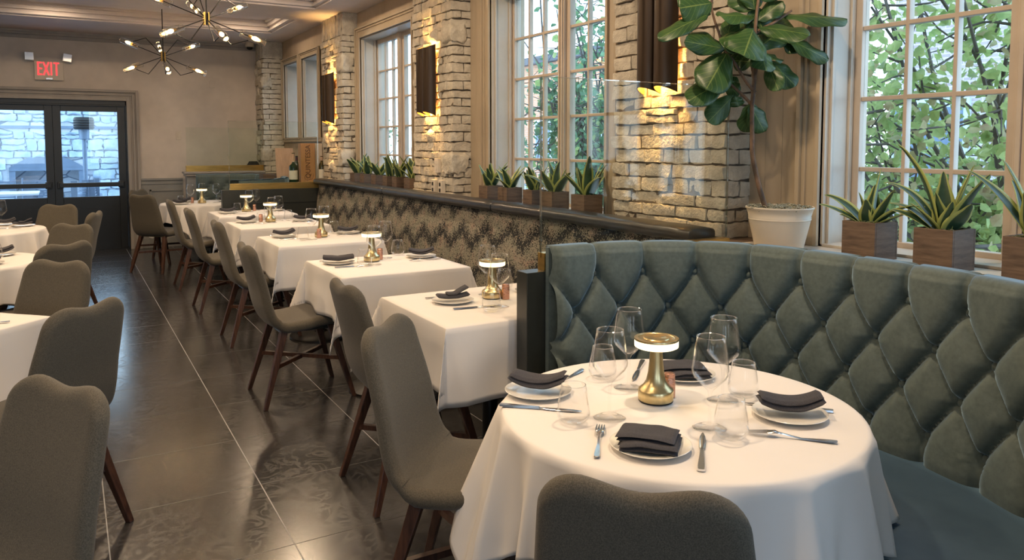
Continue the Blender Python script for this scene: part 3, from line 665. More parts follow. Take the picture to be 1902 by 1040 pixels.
# half wall with moulded cap behind the far booth
hw = thing('half_wall', 'grey panelled half wall with moulded cap behind the far booth', 'partition', (0, 0, 0))
mb = MB(); mb.box(1.42, 2.47, 11.42, 11.60, 0, 1.02); mb.box(1.42, 2.47, 11.40, 11.42, .14, .16)
mb.build('panel', M['wainscot'], hw, smooth=False)
mb = MB(); mb.box(1.38, 2.47, 11.37, 11.62, 1.055, 1.085); mb.box(1.40, 2.47, 11.39, 11.62, 1.02, 1.055); mb.build('cap', M['graytrim'], hw, smooth=False, bevel=.006)
mb = MB(); mb.box(1.42, 2.47, 11.48, 11.54, 1.085, 1.165); o = mb.build('brass_rail', M['brass'], hw, smooth=False, bevel=.002)
o['label'] = 'brass channel holding glass'
g = MB(); g.box(1.43, 2.46, 11.505, 11.515, 1.165, 1.70); g.build('glass_screen', M['screen'], hw, smooth=False)

# ------------------------------------------------------------------ partitions with brass channel and glass
def partition(y0, label, xa, xb, zt=.95):
    t = thing('booth_partition', label, 'partition', (xa, y0, 0)); W_ = xb-xa
    mb = MB(); mb.box(0, W_, 0, .08, 0, zt); mb.build('panel', M['blackwood'], t, smooth=False, bevel=.002)
    mb = MB()
    for a, b, c, d in ((.10, W_-.02, zt-.16, zt-.145), (.10, W_-.02, .12, .135), (.10, .115, .12, zt-.16), (W_/2, W_/2+.012, .12, zt-.16)):
        mb.box(a, b, -.008, 0, c, d); mb.box(a, b, .08, .088, c, d)
    mb.build('moulding', M['blackwood'], t, smooth=False)
    mb = MB(); mb.box(.09, W_, .015, .065, zt, zt+.07); mb.build('brass_channel', M['brass'], t, smooth=False, bevel=.0015)
    g = MB(); g.box(.09, W_-.0, .035, .045, zt+.05, 1.72); s_ = g.build('glass_screen', M['screen'], t, smooth=False)
    e = MB(); e.box(.087, .09, .034, .046, zt+.07, 1.72); e.box(.09, W_, .0345, .0455, 1.72, 1.7225); e.box(W_, W_+.003, .034, .046, zt+.07, 1.72)
    e.build('polished_edge', M['glassrim'], s_, smooth=False); return t
partition(2.535, 'dark partition with brass channel and tall glass between near booth and banquette', 1.54, 2.655)
partition(8.95, 'dark panelled partition with long brass channel at the far end of banquette', 1.47, 2.56)

# ------------------------------------------------------------------ banquette
bq = thing('banquette', 'long banquette with stippled charcoal and taupe back and black leather top roll', 'banquette', (0, 0, 0))
SE = [2.635, 3.30, 4.01, 4.71, 5.41, 6.12, 6.82, 7.55, 8.25, 8.94]
def back_fn(u, v):
    y = 2.635+(8.94-2.635)*u; z = .44+.565*v; d = min(abs(y-s) for s in SE)
    pf = .018*(1-math.exp(-(d/.045)**1.0))*min(1, (1-v)*12+.15)**.5
    return (2.505+.06*v-pf-.015*math.sin(PI*v)+.001, y, z)
MB().grid(back_fn, 620, 14).build('backrest', M['jacquard'], bq, angle=0)
mb = MB(); mb.box(2.585, 2.64, 2.635, 8.94, .2, 1.0); mb.build('back_frame', M['blackwood'], bq, smooth=False)
def seat_fn(u, v):
    y = 2.64+(8.93-2.64)*u
    if v < .3: return (2.03-.02*math.sin(PI*v/.3*.5), y, .30+.12*v/.3)
    t = (v-.3)/.7; return (2.01+.50*t, y, .42+.035*math.sin(PI*min(1, t*1.1+.12))**.5 if t < .85 else .45)
MB().grid(seat_fn, 60, 14).build('seat', M['leather'], bq, angle=0)
mb = MB(); mb.box(2.08, 2.5, 2.65, 8.93, 0, .32); mb.build('plinth', M['blackwood'], bq, smooth=False)
for a, b in ((2.64, 4.578), (4.586, 6.668), (6.676, 8.94)):
    prof = []
    for k in range(22):
        g = PI*2*k/22; cx_, cz_ = math.cos(g), math.sin(g)
        sgn = lambda t: (1 if t > 0 else -1)*abs(t)**.6
        prof.append((2.572+.088*sgn(cx_), 1.03+.036*sgn(cz_)))
    mb = MB(); N_ = 40; vs = []; fs = []
    for i in range(N_+1):
        y = a+(b-a)*i/N_; e = min(i, N_-i); k_ = {0: .80, 1: .96}.get(e, 1.0)
        if i == 1: y = a+.006
        if i == N_-1: y = b-.006
        wv = .0012*math.sin(y*23)+.001*math.sin(y*57)
        for x, z in prof: vs.append((2.572+(x-2.572)*k_, y, 1.03+(z-1.03)*k_+wv))
    n_ = len(prof)
    for i in range(N_):
        for k in range(n_): k2 = (k+1) % n_; fs.append((i*n_+k, (i+1)*n_+k, (i+1)*n_+k2, i*n_+k2))
    fs.append(tuple(range(n_))); fs.append(tuple(range(N_*n_+n_-1, N_*n_-1, -1))); mb.add(vs, fs); mb.build('top_roll', M['leather'], bq, angle=60)

# ------------------------------------------------------------------ tufted booths
def booth(pts, label, s_first, sp=.207, zt=1.06, zs=.43, buttons=True, smax=9, rev=False):
    t = thing('curved_booth', label, 'booth', (0, 0, 0))
    path, L = resample(catmull([(x, y, 0) for x, y in pts], 16), .0085 if buttons else .03); n = len(path)-1
    sg = -1 if rev else 1
    nr = []
    for i in range(n+1):
        a = path[max(0, i-3)]; b = path[min(n, i+3)]; d = (b-a).normalized(); nr.append(Vector((d.y, -d.x, 0))*sg)   # towards the table
    rows = [.935, .795, .655, .515]; dz = .14
    def puff(s, z):
        """diamond tufting: 0 on the pleats, 1 in the middle of a lozenge"""
        q = (s-s_first)/sp
        if z > rows[0] or z < rows[3]:
            zz = rows[0] if z > rows[0] else rows[3]; off = 0.0 if z > rows[0] else .5
            dq = abs(((q+off+.5) % 1)-.5)*sp; e = min(1.0, dq/(.045))
            base = .80*(1-math.exp(-e*3.2))/.96+.20*math.sin(PI/2*min(1, dq/(sp*.5))); k = min(1, abs(z-zz)/.07)
            p = (rows[0]-zz)/dz
            return base
        w_ = (rows[0]-z)/dz            # 0..3
        a = q+w_/2; b = q-w_/2
        da = abs(((a+.5) % 1)-.5); db = abs(((b+.5) % 1)-.5)
        d = min(da, db)*2
        return .78*(1-math.exp(-d*7))+.22*math.sin(PI/2*min(1, d))
    def pit(s, z):
        q = (s-s_first)/sp; v = 0
        for k, zr in enumerate(rows):
            off = 0 if k % 2 == 0 else .5
            ds = (((q+off+.5) % 1)-.5)*sp; r2 = ds*ds+(z-zr)**2
            if r2 < .0036:
                r = math.sqrt(r2); an = math.atan2(z-zr, ds)
                v = max(v, math.exp(-(r/.022)**1.5)*1.25); v += .16*math.exp(-(r/.032)**2)*math.cos(an*11+k+int(q)*2)*min(1, r/.010)
        return v
    prof = [('f', zs-.05+(zt-.035-zs+.05)*j/84) for j in range(85)]
    R_ = .035; prof += [('r', g/8*PI/2) for g in range(1, 9)]; prof += [('t', k/4) for k in range(1, 5)]
    vs = []; fs = []; m = len(prof)
    for i in range(n+1):
        s = L*i/n; P = path[i]; N = nr[i]; e0 = min(s, L-s); ec = 1-math.sqrt(max(0, 1-(1-min(1, e0/.03))**2)) if e0 < .03 else 0
        for kd, val in prof:
            if kd == 'f':
                z = val; lean = .045*(1-(z-zs)/(zt-zs)); d = lean+.050*puff(s, z)-.028*pit(s, z)-.02
                if z < zs+.03: d -= .012*(1-(z-zs+.05)/.08)
            elif kd == 'r':
                pf = puff(s, zt-.02); d = .022*pf-(R_)*(1-math.cos(val))+.0; d = (.042*pf-.02)-R_*(1-math.cos(val)); z = zt-.035+R_*math.sin(val)*(.75+.25*pf)
            else:
                pf = puff(s, zt-.02); d = (.042*pf-.02)-R_-.036*val; z = zt-.035+R_*(.75+.25*pf)-.012*(1-pf)*(1-val)
            d -= .035*ec
            if kd != 'f': d = max(d, -.068)
            p = P+N*d; vs.append((p.x, p.y, z))
    for i in range(n):
        for j in range(m-1):
            a = i*m+j; q = (a, a+m, a+m+1, a+1); fs.append(q[::-1] if rev else q)
    mb = MB(); mb.add(vs, fs); mb.build('backrest', M['velvet'], t, angle=0)
    mb = MB(); vs = []; fs = []                               # outer shell behind the upholstery
    for i in range(0, n+1, 4):
        for d, z in ((-.05, 0), (-.05, zt-.012), (-.072, zt-.012), (-.072, 0)):
            p = path[i]+nr[i]*d; vs.append((p.x, p.y, z))
    k_ = len(range(0, n+1, 4))
    for i in range(k_-1):
        for j in range(4): j2 = (j+1) % 4; fs.append((i*4+j, i*4+4+j, i*4+4+j2, i*4+j2))
    fs.append((0, 1, 2, 3)); fs.append(tuple((k_-1)*4+j for j in (3, 2, 1, 0))); mb.add(vs, fs); mb.build('back_shell', M['velvet'], t, smooth=False)
    # seat cushion ring and dark base
    sp_ = [(.012, zs-.03), (.02, zs), (.10, zs+.006), (.30, zs+.010), (.47, zs+.004), (.53, zs-.012), (.555, zs-.04), (.555, zs-.10)]
    cen = Vector((sum(p[0] for p in pts)/len(pts), sum(p[1] for p in pts)/len(pts), 0))
    vs = []; fs = []; idx = list(range(0, n+1, 3)); m = len(sp_)
    def inner(i, d):
        p = path[i]+nr[i]*min(d, .12)
        if d > .12: c = (cen-p); c.z = 0; w2 = (nr[i]*.55+c.normalized()*.45).normalized(); p = p+w2*(d-.12)
        return p
    for i in idx:
        for d, z in sp_: p = inner(i, d); vs.append((p.x, p.y, z))
    for i in range(len(idx)-1):
        for j in range(m-1): a = i*m+j; q = (a, a+m, a+m+1, a+1); fs.append(q if not rev else q[::-1])
    mb = MB(); mb.add(vs, fs); mb.build('seat', M['seatvelvet'], t, angle=0)
    vs = []; fs = []
    for i in idx:
        for d, z in ((.02, zs-.05), (.53, zs-.05), (.53, .0)): p = inner(i, d); vs.append((p.x, p.y, z))
    for i in range(len(idx)-1):
        for j in range(2): a = i*3+j; q = (a, a+3, a+4, a+1); fs.append(q)
    for e in (0, len(idx)-1): fs.append((e*3, e*3+1, e*3+2))
    mb = MB(); mb.add(vs, fs); mb.build('base', M['blackwood'], t, smooth=False)
    if buttons:
        proto = None
        for k, zr in enumerate(rows):
            off = 0 if k % 2 == 0 else -.5; j = 0
            while True:
                s = s_first+(off+j)*sp; j += 1
                if s < .04: continue
                if s > min(L-.05, smax): break
                i = int(s/L*n); d = .045*(1-(zr-zs)/(zt-zs))-.034; p = path[i]+nr[i]*d
                if proto is None:
                    b = MB(); b.lathe([(.0145, -.006), (.0145, .004), (.012, .009), (.006, .012), (0, .0125)], seg=14); proto = b.build('button', M['velvet'], t); o = proto
                else: o = proto.copy(); COL.objects.link(o); o.parent = t
                o.location = (p.x, p.y, zr); o.rotation_euler = (PI/2, 0, math.atan2(nr[i].y, nr[i].x)+PI/2)
    return t
NB = [(1.625, 2.460), (1.80, 2.455), (2.00, 2.41), (2.19, 2.29), (2.32, 2.10), (2.375, 1.85), (2.385, 1.60), (2.375, 1.35), (2.31, 1.10), (2.18, .87), (1.98, .68), (1.74, .55), (1.45, .49)]
booth(NB, 'deep buttoned teal velvet booth curving round the foreground table', .195)
FB = [(1.50, 11.12), (1.75, 11.10), (1.98, 11.02), (2.17, 10.85), (2.28, 10.62), (2.33, 10.3), (2.34, 9.95), (2.31, 9.65), (2.20, 9.38), (2.02, 9.20), (1.80, 9.12), (1.58, 9.11)]
booth(FB, 'blue velvet booth at the far end of the room by the doors', .19, buttons=False)

# ------------------------------------------------------------------ chairs
def make_chair():
    t = thing('dining_chair', '', 'chair')
    prof = catmull([(.215, 0, .425), (.20, 0, .452), (.10, 0, .458), (-.03, 0, .440), (-.13, 0, .440), (-.185, 0, .475), (-.215, 0, .55), (-.240, 0, .67), (-.275, 0, .80), (-.300, 0, .90)], 10)
    prof, L = resample(prof, .012); n = len(prof)-1
    ibend = min(range(n+1), key=lambda i: (prof[i]-Vector((-.165, 0, .455))).length)
    def width(f):      # f = fraction along the profile from seat front
        P = [(0, .205), (.25, .222), (.45, .215), (.60, .205), (.78, .192), (.92, .178), (1, .170)]
        for (a, x), (b, y) in zip(P, P[1:]):
            if f <= b: return x+(y-x)*(f-a)/(b-a)
        return P[-1][1]
    def top_cut(u):    # how far the profile stops short, two humps with a dip
        a = abs(u); hump = .014*(1+math.cos(PI*min(1, a/.60)))/2
        corner = .075*(1-math.sqrt(max(0, 1-((a-.55)/.45)**2))) if a > .55 else 0
        return hump+corner
    def front_cut(u):
        a = abs(u); return .07*(1-math.sqrt(max(0, 1-((a-.6)/.4)**2))) if a > .6 else 0
    NU = 26
    def P_at(s):
        s = min(max(s, 0), L); x = s/L*n; i = min(int(x), n-1); p = prof[i].lerp(prof[i+1], x-i)
        a = prof[max(i-1, 0)]; b = prof[min(i+2, n)]; d = (b-a).normalized(); return p, Vector((d.z, 0, -d.x))
    def surf(s0_, s1_, m_, side, lo_edge, hi_edge):
        rows = []
        for i in range(m_+1):
            r = []
            for j in range(NU+1):
                u = math.sin((j/NU-.5)*PI) if True else 0
                v = i/m_
                if lo_edge: v = 1-math.cos(v*PI/2)
                if hi_edge: v = math.sin(v*PI/2)
                a = s0_+(front_cut(u) if lo_edge else 0); b = s1_-(top_cut(u) if hi_edge else 0); s = a+(b-a)*v
                p, nn = P_at(s); w_ = width(s/L)
                cup = .018*(u*u)*(1 if s/L > .45 else .3)
                e = 1.0
                if lo_edge: e = min(e, math.sqrt(max(0, 1-(1-min(1, (s-a)/.035))**2)))
                if hi_edge: e = min(e, math.sqrt(max(0, 1-(1-min(1, (b-s)/.032))**2)))
                eu = math.sqrt(max(0, 1-(1-min(1, (1-abs(u))*w_/.030))**2)); th = (.029 if s/L < .42 else .024)*e*eu+.0004
                q = p-nn*(cup if s/L > .42 else -cup*.0)*-1*(1) + nn*th*side
                r.append(Vector((q.x, u*w_, q.z)))
            rows.append(r)
        return rows
    def shell(name, s0_, s1_, m_, lo, hi):
        mb = MB()
        for side in (1, -1):
            R_ = surf(s0_, s1_, m_, side, lo, hi); vs = [p for r in R_ for p in r]; fs = []
            for i in range(m_):
                for j in range(NU):
                    a = i*(NU+1)+j; q = (a, a+NU+1, a+NU+2, a+1); fs.append(q if side < 0 else q[::-1])
            mb.add(vs, fs)
        return mb.build(name, M['fabric'], t, angle=0, merge=.0009)
    sb = L*ibend/n
    shell('seat', 0, sb, 22, True, False); shell('backrest', sb, L, 40, False, True)
    for sx_, sy_ in ((-1, 1), (-1, -1), (1, 1), (1, -1)):
        top = (-.115 if sx_ < 0 else .145, sy_*.155, .425); ft = (-.238 if sx_ < 0 else .262, sy_*.215, 0)
        mb = MB(); mb.leg(ft, top, .024, .042); mb.build('leg', M['walnut'], t, smooth=False, bevel=.003)
    mb = MB(); mb.box(-.14, .17, -.17, .17, .405, .423); mb.build('seat_frame', M['blackwood'], t, smooth=False)
    for sy_ in (1, -1):
        f = .52; a = (-.238+(.123)*f, sy_*(.215-.06*f), .425*f); b = (.262-.117*f, -sy_*(.215-.06*f), .425*f+(.006*sy_))
        mb = MB(); mb.bar(a, b, .022, .022); mb.build('stretcher', M['walnut'], t, smooth=False)
    return t
CH = Proto(make_chair())
G1 = 'chairs along the aisle side of the banquette tables'; G2 = 'chairs at the far booth table'; G3 = 'chairs at the tables on the left'
CH.put((1.235, 2.99, 0), 0, 'taupe upholstered chair at the nearest banquette table, half hidden by a closer chair', G1)
CH.put((1.13, 4.44, 0), 0, 'taupe upholstered chair at the second banquette table, seen in full profile', G1)
CH.put((1.21, 5.90, 0), 0, 'taupe upholstered chair at the third banquette table from the front', G1)
CH.put((1.18, 7.18, 0), 0, 'taupe upholstered chair at the fourth banquette table from the front', G1)
CH.put((1.16, 8.42, 0), 0, 'taupe upholstered chair at the farthest banquette table', G1)
CH.put((1.05, 2.05, 0), math.radians(-44), 'large taupe chair with two-humped back pushed to left side of foreground table', 'chairs at the foreground round table')
CH.put((1.00, 1.135, 0), math.radians(42), 'dark chair seen from behind at bottom centre in front of foreground table', 'chairs at the foreground round table')
CH.put((.90, 9.70, 0), math.radians(45), 'chair seen from behind at the far round table beside the doors', G2)
CH.put((.96, 10.42, 0), math.radians(-38), 'chair mostly hidden behind another at the far round table', G2)
CH.put((-.22, 8.05, 0), math.radians(-118), 'small chair in front of the black doors at the farthest left table', G3)
CH.put((-.09, 7.30, 0), math.radians(164), 'slim-looking chair turned sideways before the right-hand black door', G3)
CH.put((-.18, 5.98, 0), math.radians(-134), 'olive chair with front of its back visible beyond the middle left table', G3)
CH.put((-.20, 5.23, 0), math.radians(128), 'grey chair seen from behind at the middle left table', G3)
CH.put((-.24, 4.03, 0), math.radians(-131), 'olive chair rising behind the edge of the nearer left table', G3)
CH.put((-.16, 3.23, 0), math.radians(136), 'dark grey chair seen from behind beside the nearer left table', G3)
CH.put((-.27, 1.89, 0), math.radians(-148), 'large olive chair filling the bottom left corner', G3)

# ------------------------------------------------------------------ tables and tablecloths
def square_table(lx, ly):
    t = thing('dining_table', '', 'table'); a, b = lx/2-.012, ly/2-.012
    mb = MB(); mb.box(-a, a, -b, b, .712, .742); mb.build('tabletop', M['walnut'], t, smooth=False, bevel=.004)
    mb = MB(); mb.lathe([(.035, .03), (.035, .70)], seg=20); mb.box(-.16, .16, -.03, .03, .695, .711); mb.box(-.03, .03, -.16, .16, .695, .711); mb.build('pedestal', M['iron'], t)
    mb = MB(); mb.lathe([(.23, 0), (.23, .012), (.20, .022), (.05, .035), (.04, .05)], seg=36); mb.build('base', M['iron'], t); return t
def cloth_square(lx, ly, A, B, seed, wall=None):
    rng = random.Random(seed); a, b = lx/2, ly/2; mb = MB(); N_ = 84; ph = rng.random()*9
    ks = [rng.uniform(.30, .46) for _ in range(4)]
    def fn(p, q):
        u = -A+2*A*p; v = -B+2*B*q; du = max(0, abs(u)-a); dv = max(0, abs(v)-b); sx_ = 1 if u > 0 else -1; sy_ = 1 if v > 0 else -1
        if du == 0 and dv == 0:
            return Vector((u, v, .7455+.0006*math.sin(u*31+ph)*math.sin(v*27)))
        wob = noise.noise(Vector((u*4+ph, v*4, seed)))
        if du and dv:
            r = math.hypot(du, dv); th = math.atan2(dv, du)/(PI/2); tri = 1-abs(2*th-1); tri = tri*tri*(3-2*tri)*.35+tri*.65
            k = ks[(sx_ > 0)*2+(sy_ > 0)]; off = r*(k*tri+.03); lat = .014*math.sin(th*PI*3)*r/.3
            x = sx_*(a+.004+off*.707+lat*.7); y = sy_*(b+.004+off*.707-lat*.7)
            # side faces stay in the plane of the table edge away from the fold
            x -= sx_*.0; z = .7455-math.sqrt(max(1e-6, r*r-(off*.9)**2)); return Vector((x, y, z))
        if du: d = du; o = .03*d+.018*wob*min(1, d/.12)+.016*math.sin(v*15+ph)*d/.3+.010*max(0, math.sin(v*29+ph*2))*d/.3; c = min(1, d/.012); return Vector((sx_*(a+.004*c+o), v, .7455-d+.004*(1-c)*0))
        d = dv; o = .03*d+.018*wob*min(1, d/.12)+.016*math.sin(u*14+ph)*d/.3+.010*max(0, math.sin(u*31+ph*2))*d/.3; return Vector((u, sy_*(b+.004+o), .7455-d))
    # non-uniform grid with extra lines at the table edges
    def axis(h, H):
        s_ = [-H+(H-h)*i/12 for i in range(12)]+[-h-.004, -h]+[-h+2*h*i/20 for i in range(1, 20)]+[h, h+.004]+[h+(H-h)*i/12 for i in range(1, 13)]; return s_
    U = axis(a, A); V = axis(b, B); vs = []; uv = []
    for u in U:
        for v in V:
            p_ = fn((u+A)/(2*A), (v+B)/(2*B))
            if wall and p_.x > -.14: p_.y = max(p_.y, wall)
            vs.append(p_)
            uv.append(((u+A)/(2*A), (v+B)/(2*B)))
    fs = []; m = len(V)
    for i in range(len(U)-1):
        for j in range(m-1): q = i*m+j; fs.append((q, q+m, q+m+1, q+1))
    mb.add(vs, fs, uv); return mb
LX, LY = .76, .70
TC = [(1.62, 2.99), (1.62, 4.285), (1.63, 5.72), (1.62, 7.01), (1.65, 8.27)]
TN = ['nearest banquette table', 'second banquette table', 'third banquette table', 'fourth banquette table', 'farthest banquette table']
TB = Proto(square_table(LX, LY))
def cloth_mat():
    m = MATS['white_linen']; n = m.node_tree; b = n.nodes['Principled BSDF']
    uv = n.nodes.new('ShaderNodeUVMap'); sp = n.nodes.new('ShaderNodeSeparateXYZ'); n.links.new(uv.outputs[0], sp.inputs[0]); hs = []
    for c in (0, 1):
        d = math_n(n, 'ABSOLUTE', math_n(n, 'SUBTRACT', sp.outputs[c], .5)); hs.append(math_n(n, 'LESS_THAN', d, .0022))
    nt_ = tex_noise(n, 6, 3, .6, coords(n)); h = math_n(n, 'ADD', math_n(n, 'MULTIPLY', nt_.outputs[0], 1.0), math_n(n, 'MULTIPLY', math_n(n, 'MAXIMUM', hs[0], hs[1]), .25))
    bump(n, b, h, .22, .012)
cloth_mat()
def add_solid(o, th=.0015):
    s_ = o.modifiers.new('thickness', 'SOLIDIFY'); s_.thickness = th; s_.offset = 0
for k, (x, y) in enumerate(TC):
    TB.put((x, y, 0), 0, 'square pedestal table under the white cloth, %s' % TN[k], 'banquette tables')
    o = cloth_square(LX, LY, .635, .66, 5+k, -.362 if k == 0 else None).build('tablecloth', M['cloth'], angle=0, loc=(x, y, 0)); add_solid(o)
    tag(o, 'white tablecloth draped over the %s' % TN[k], 'tablecloth', 'white cloths on the banquette tables')
# left diamond table
TB.put((-.60, 3.63, 0), PI/4, 'square table set diagonally under white cloth, nearer left side', 'tables on the left')
o = cloth_square(LX, LY, .66, .66, 31).build('tablecloth', M['cloth'], angle=0, loc=(-.60, 3.63, 0), rotz=PI/4); add_solid(o)
tag(o, 'white cloth on the nearer left table cut by the picture edge', 'tablecloth', 'white cloths on the left tables')

def round_table(R_):
    t = thing('round_table', '', 'table')
    mb = MB(); mb.lathe([(R_-.02, .712), (R_-.01, .718), (R_-.01, .738), (R_-.015, .742)], seg=64); mb.build('tabletop', M['walnut'], t)
    mb = MB(); mb.lathe([(.04, .03), (.04, .71)], seg=20); mb.build('pedestal', M['iron'], t)
    mb = MB(); mb.lathe([(.26, 0), (.26, .012), (.22, .022), (.05, .035), (.045, .05)], seg=40); mb.build('base', M['iron'], t); return t
RT = Proto(round_table(.47))
def cloth_round(R_, W_, ph0, seed, lim=None, nf=15, amp=.055):
    rng = random.Random(seed); NP = 360; ph = [rng.uniform(0, 6.28) for _ in range(6)]; mb = MB()
    rr = [0, .12, .25, .36, R_-.04, R_-.012, R_-.004, R_]; nh = 26; vs = []; uv = []; m = len(rr)+nh
    for i in range(NP):
        a = 2*PI*i/NP; c = max(abs(math.cos(a-ph0)), abs(math.sin(a-ph0))); E_ = min(W_/c, W_*1.345)-R_; cor = (W_/c-W_)/(W_*.414)
        if lim: E_ = lim(a, E_)
        fq = (a*nf+ph[0]+.9*math.sin(a*3+ph[1]))/2; fold = (1-1.9*abs(math.sin(fq)))*.7+math.sin(a*5+ph[2])*.35
        sharp = fold
        for j, r in enumerate(rr):
            z = .7455+(0 if j < 5 else (-.0005, -.002, -.006)[j-5]); vs.append((r*math.cos(a), r*math.sin(a), z)); uv.append((r*math.cos(a)+.5, r*math.sin(a)+.5))
        for j in range(1, nh+1):
            s = E_*j/nh; g = min(1, s/.30); out = s*(.10+.17*cor)+amp*sharp*g**.8+.012*math.sin(a*37+ph[3])*g*g+.006
            r = R_+out; z = .739-math.sqrt(max(1e-6, s*s-min(out*.8, s*.9)**2)); vs.append((r*math.cos(a), r*math.sin(a), z)); uv.append((.7+s, .7+a*.1))
    fs = []
    for i in range(NP):
        i2 = (i+1) % NP
        for j in range(m-1): fs.append((i*m+j, i*m+j+1, i2*m+j+1, i2*m+j) if j else (i*m, i*m+1, i2*m+1))
    mb.add(vs, fs, uv); return mb
def lim_near(a, E_):
    d = math.degrees(a) % 360
    if d > 180: d -= 360
    f = min(1, max(0, (d+62)/18), max(0, (118-d)/18)) if -62 < d < 118 else 0
    return E_*(1-f)+min(E_, .305)*f
RT.put((1.40, 1.52, 0), 0, 'round pedestal table under white cloth in the foreground', 'round tables')
o = cloth_round(.475, .72, math.radians(15), 3, lim_near).build('tablecloth', M['cloth'], angle=0, loc=(1.40, 1.52, 0)); add_solid(o)
tag(o, 'white cloth falling in folds from the foreground round table', 'tablecloth')
RT.put((1.40, 10.05, 0), 0, 'round pedestal table under white cloth in front of the far booth', 'round tables')
o = cloth_round(.46, .66, math.radians(30), 8, lambda a, e: min(e, .30) if math.cos(a) > .2 else e).build('tablecloth', M['cloth'], angle=0, loc=(1.40, 10.05, 0)); add_solid(o)
tag(o, 'white cloth on the far round table beside the grey wainscot', 'tablecloth')
for (x, y, sd, nm) in ((-.63, 5.63, 12, 'middle'), (-.66, 7.72, 17, 'farthest')):
    RT.put((x, y, 0), 0, 'round table under white cloth, %s of the left tables' % nm, 'tables on the left')
    o = cloth_round(.475, .68, math.radians(20+sd), sd).build('tablecloth', M['cloth'], angle=0, loc=(x, y, 0)); add_solid(o)
    tag(o, 'white cloth on the %s round table at the left edge' % nm, 'tablecloth', 'white cloths on the left tables')

# ------------------------------------------------------------------ tableware
ZT = .7475
def p_wine():
    t = MB(); pr = [(.0425, 0), (.0425, .0012), (.030, .003), (.008, .007), (.0042, .014), (.0038, .050), (.0045, .085), (.0075, .095), (.020, .107), (.040, .127), (.0455, .138), (.0458, .148), (.0425, .175), (.0375, .215), (.0355, .230)]
    inn = [(.0343, .230), (.0363, .215), (.0412, .175), (.0445, .148), (.0442, .139), (.0385, .128), (.018, .108), (.004, .100), (0, .099)]
    t.lathe([(0, 0)]+pr+inn, seg=40, open_=True); o = t.build('wine_glass', M['wineglass'], angle=0)
    r = MB(); r.lathe([(.0355, .2300), (.0357, .2307), (.0349, .2312), (.0341, .2307), (.0343, .2300)], seg=40, open_=True); r.build('rim', M['glassrim'], o); tag(o, '', 'wine glass'); return o
def p_tumbler():
    t = MB(); pr = [(0, .001), (.020, 0), (.031, .004), (.0405, .016), (.0428, .026), (.040, .050), (.0345, .080), (.0315, .098)]
    inn = [(.0303, .098), (.0333, .080), (.0388, .050), (.0414, .027), (.039, .019), (.028, .011), (0, .009)]
    t.lathe(pr+inn, seg=40, open_=True); o = t.build('stemless_glass', M['wineglass'], angle=0)
    r = MB(); r.lathe([(.0315, .0980), (.0317, .0987), (.0309, .0991), (.0301, .0987), (.0303, .0980)], seg=40, open_=True); r.build('rim', M['glassrim'], o); tag(o, '', 'glass'); return o
def p_plate():
    t = MB(); t.lathe([(0, 0), (.058, 0), (.060, .002), (.078, .006), (.093, .0115), (.0950, .0130), (.0935, .0138), (.078, .0085), (.058, .0048), (0, .0042)], seg=64, open_=True)
    o = t.build('plate', M['porcelain'], angle=30); tag(o, '', 'plate'); return o
def p_lamp():
    t = thing('table_lamp', '', 'lamp')
    b = MB(); b.lathe([(0, .004), (.047, .004), (.0485, .008), (.0485, .030), (.0465, .0345), (.035, .044), (.0270, .058), (.0222, .080), (.0190, .110), (.0165, .150)], seg=48); b.build('stem', M['lampbrass'], t)
    f = MB(); f.lathe([(.0465, 0), (.0475, .002), (.0475, .004)], seg=40); f.build('foot_pad', M['dark'], t)
    d = MB(); d.lathe([(.014, .150), (.054, .150), (.0595, .153), (.060, .158), (.060, .169), (.0595, .171), (0, .171)], seg=48, open_=True); d.build('diffuser', M['lampglow'], t)
    c = MB(); c.lathe([(.0605, .1712), (.061, .174), (.060, .1765), (.050, .1768), (.048, .1752), (.036, .1752), (.034, .1772), (.024, .1772), (.022, .176), (0, .1765)], seg=48); c.build('cap', M['lampbrass'], t)
    return t
def p_shaker():
    t = thing('copper_shaker', '', 'salt shaker')
    b = MB(); b.lathe([(0, 0), (.0165, 0), (.0175, .002), (.0175, .056), (.0165, .058)], seg=28); b.build('body', M['copper'], t)
    c = MB(); c.lathe([(.0165, .058), (.0172, .060), (.0165, .068), (.010, .0705), (0, .071)], seg=28); c.build('cap', M['copper'], t); return t
def outline_mesh(pts, th, zfun, name, m, mb=None):
    mb = mb or MB()   # pts: list of (x, half width)
    vs = []; fs = []
    for x, h in pts:
        z = zfun(x); vs += [(x, -h, z), (x, h, z), (x, h*.8, z+th), (x, -h*.8, z+th)]
    n_ = len(pts)
    for i in range(n_-1):
        a = i*4
        for j in range(4): j2 = (j+1) % 4; fs.append((a+j, a+4+j, a+4+j2, a+j2))
    fs.append((3, 2, 1, 0)); fs.append(tuple((n_-1)*4+j for j in range(4))); mb.add(vs, fs); return mb
def p_fork():      # head towards +x
    zf = lambda x: .001+.010*max(0, min(1, (x+.02)/.06))*max(0, 1-(x-.04)/.07 if x > .04 else 1)+.003*max(0, (-x-.03)/.07)
    mb = outline_mesh([(-.100, .003), (-.098, .0065), (-.085, .0078), (-.06, .0066), (-.02, .0036), (.02, .0030), (.032, .0045), (.040, .010), (.050, .0118), (.058, .0122)], .0022, zf, 'fork', None)
    for k in range(4):
        y = -.0098+.0065*k; mb.bar((.056, y, zf(.056)+.001), (.102, y*.92, zf(.100)+.002), .0040, .0022, .0020, .0012)
    o = mb.build('fork', M['steel'], angle=50); tag(o, '', 'fork'); return o
